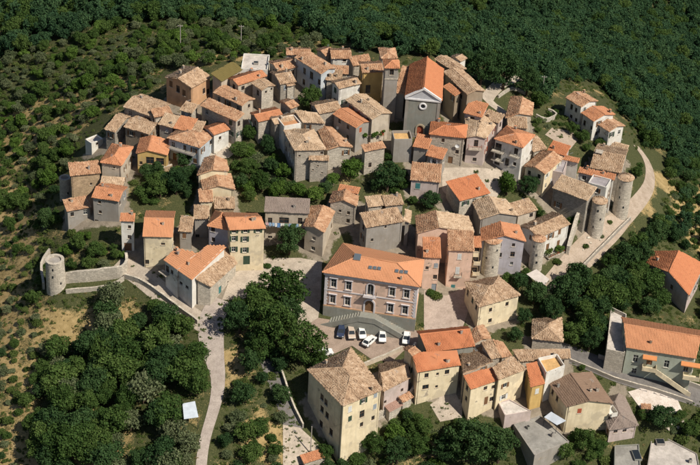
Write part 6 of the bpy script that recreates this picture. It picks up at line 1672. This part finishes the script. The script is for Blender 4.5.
pillars()
def booth():
    p = on_ground(374.5, 331.5); root = empty('phone_booth', (p.x, p.y, sheet_z(p.x, p.y)+.09), 'small booth with red base at the foot of the palazzo staircase', 'booth')
    a = MB(); a.box((0, 0, .45), (.95, .95, .9)); a.build('base', m_plain('red_panel', (.45,.10,.05), .5), root)
    f = MB()
    for x in (-.44, .44):
        for y in (-.44, .44): f.box((x, y, 1.55), (.07, .07, 1.3))
    f.box((0, 0, 2.25), (1.05, 1.05, .14)); f.build('frame', m_plain('pale_metal', (.55,.50,.44), .5, .3), root)
    g = MB(); g.box((0, 0, 1.55), (.84, .84, 1.28)); g.build('pane', m_glass(), root)
booth()
def dish(key, px, py):
    ho = HOUSES[key]; u, v, hp = wall_point(ho, 0, px, py); on = ho.walls[0][3]
    mb = MB(); n = 14
    for i in range(3):
        for k in range(n):
            a0, a1 = 2*math.pi*k/n, 2*math.pi*(k+1)/n; r0, r1 = .18*i, .18*(i+1); f = lambda r, a: (r*math.cos(a), .35+r*r*.5, r*math.sin(a))
            mb.face([f(r0, a0), f(r1, a0), f(r1, a1), f(r0, a1)] if i else [f(r1, a0), f(r1, a1), (0, .35, 0)])
    mb.tube([(0, 0, -.2), (0, .36, 0)], .03, 5); mb.build('satellite_dish', m_plain('white_enamel', (.75,.75,.74), .4), ho.root, hp, math.atan2(on.y, on.x)-math.pi/2)
dish('e_hip', 457.5, 145)
def dormer(key, px, py, w=1.4, h=1.1):
    ho = HOUSES[key]; p = at(px, py, ho.z+1.2); l = p-ho.base; dr = ho.walls[0][2]; rz = math.atan2(dr.y, dr.x)
    mb = MB(); mb.box((-w/2, 0, 0), (.15, 1.4, h)); mb.box((w/2, 0, 0), (.15, 1.4, h)); mb.box((0, .05, h/2+.06), (w+.4, 1.7, .12)); d = mb.build('dormer', m_wall('stone'), ho.roof, l, rz)
    g = MB(); g.box((0, .3, 0), (w-.15, .1, h)); g.build('pane', m_glass(), d)
dormer('e_tan_hole', 599, 153.8)
def potted():
    rng = random.Random(5); ho = HOUSES['se_turq']; A, B, dr, on, ln, zt = ho.walls[0]; u, v, hp = wall_point(ho, 0, 554, 251.5)
    for k in range(9):
        q = ho.base + Vector((*(A.xy+dr*(u-2.7+k*.66)+on*1.2), v)); root = empty('flower_pot', q, 'small terracotta flower pot on the balcony of the white house', 'flower pot', 'flower pots on the balcony')
        a = MB(); a.lathe([(.10, 0), (.15, .22), (.17, .24)], 8); a.build('pot', m_plain('terracotta', (.45,.18,.09), .8), root)
        link('plant', quad_mesh('plant', [leaf_cloud([((0, 0, .42), .28, 1.0)], 60, .12, k, .3)], [LEAF_BRIGHT, m_leaf('red_petals', [(.4,.03,.03),(.55,.06,.05),(.6,.2,.1)]), LEAF_SHRUB][k % 3]), root)
potted()
def shrub_px(px, py, r, i, label):
    p = on_ground(px, py, r*.4); o = link('shrub', SHRUBS[i], None, (p.x, p.y, sheet_z(p.x, p.y)-.1), px); o.scale = (r, r, r); tag(o, label, 'shrub', 'garden shrubs of the village')
for a in [(436,296,1.5,0,'vine shrub at the foot of the narrow pink house'),(431,293,1.3,3,'shrub between the palazzo and the narrow pink house'),(547,250,1.7,0,'climbing shrub on the white flowered house front'),(558,262,1.2,0,'shrub beside the white sheet awning'),
          (268,266,1.0,3,'low hedge shrub in front of the tall cream house'),(262,265,.9,3,'low hedge shrub at the corner of the tall cream house'),(586,246,1.0,1,'weedy shrub at the crumbling town wall'),(601,236,.9,2,'dry shrub at the ruined round tower foot'),(610,222,.9,1,'weedy shrub between the two round towers by the dirt track'),
          (395,190,1.4,3,'shaded shrub beside the dark church shadow tree'),(452,215,1.2,3,'shrub in the dark gap below the plain orange roof'),(386,166,1.2,0,'shrub below the grey stone lean-to house'),(345,322,.7,3,'potted shrub at the palazzo staircase'),(640,165,1.2,3,'shrub near the dirt track bend')]: shrub_px(*a)

def hatch(key, px, py, w, d, h, mat, name='roof_hatch'):
    ho = HOUSES[key]; p = at(px, py, ho.z)-ho.base; dr = ho.walls[0][2]
    mb = MB(); mb.box((0, 0, h/2-.06), (w, d, h)); o = mb.build(name, mat, ho.root, p, math.atan2(dr.y, dr.x))
    g = MB(); g.box((0, 0, h-.04), (w-.2, d-.2, .04)); g.build('cover', m_glass(), o)
hatch('conc_left', 636.5, 456, 1.6, 3.0, .5, m_wall('cement')); hatch('conc_right', 660, 443, 1.8, 1.6, .6, m_wall('grey')); hatch('conc_right', 690, 462, .6, .6, .9, m_wall('grey'), 'vent')
hatch('grey_flat', 528, 428, .7, .7, .6, m_wall('cement'), 'vent'); hatch('grey_flat', 552, 436, .5, .5, .9, m_wall('grey'), 'vent'); hatch('pale_flat', 256, 64, 1.2, 1.0, .6, m_wall('grey'))
def rubble():
    rng = random.Random(9)
    ms = []
    for k in range(3):
        mb = MB(); pts = []
        bm = bmesh.new(); bmesh.ops.create_icosphere(bm, subdivisions=1, radius=1.0)
        for v in bm.verts: v.co *= rng.uniform(.7, 1.15)
        me = bpy.data.meshes.new('boulder'); bm.to_mesh(me); bm.free(); me.materials.append(m_wall('palestone')); ms.append(me)
    spots = [(672,424),(678,427),(683,422),(668,429),(690,425),(694,431),(676,433),(664,421),(687,436),(696,420),(222,150),(228,147),(216,153),(211,156),(233,146),(226,153),(583,250),(590,243),(600,240),(606,232),(588,238),(604,244)]
    for (x, y) in spots:
        p = on_ground(x, y); o = link('boulder', ms[rng.randrange(3)], None, (p.x, p.y, p.z+.05), rng.uniform(0, 6)); s = rng.uniform(.25, .7); o.scale = (s, s*rng.uniform(.6, 1), s*.6)
        where = 'beside the big pinkish concrete roof' if y > 400 else ('in the rubble lane by the white cottage' if y < 200 else 'below the ruined round tower')
        tag(o, ('large' if s > .45 else 'small') + ' pale boulder lying ' + where, 'boulder', 'pale boulders ' + where)
rubble()
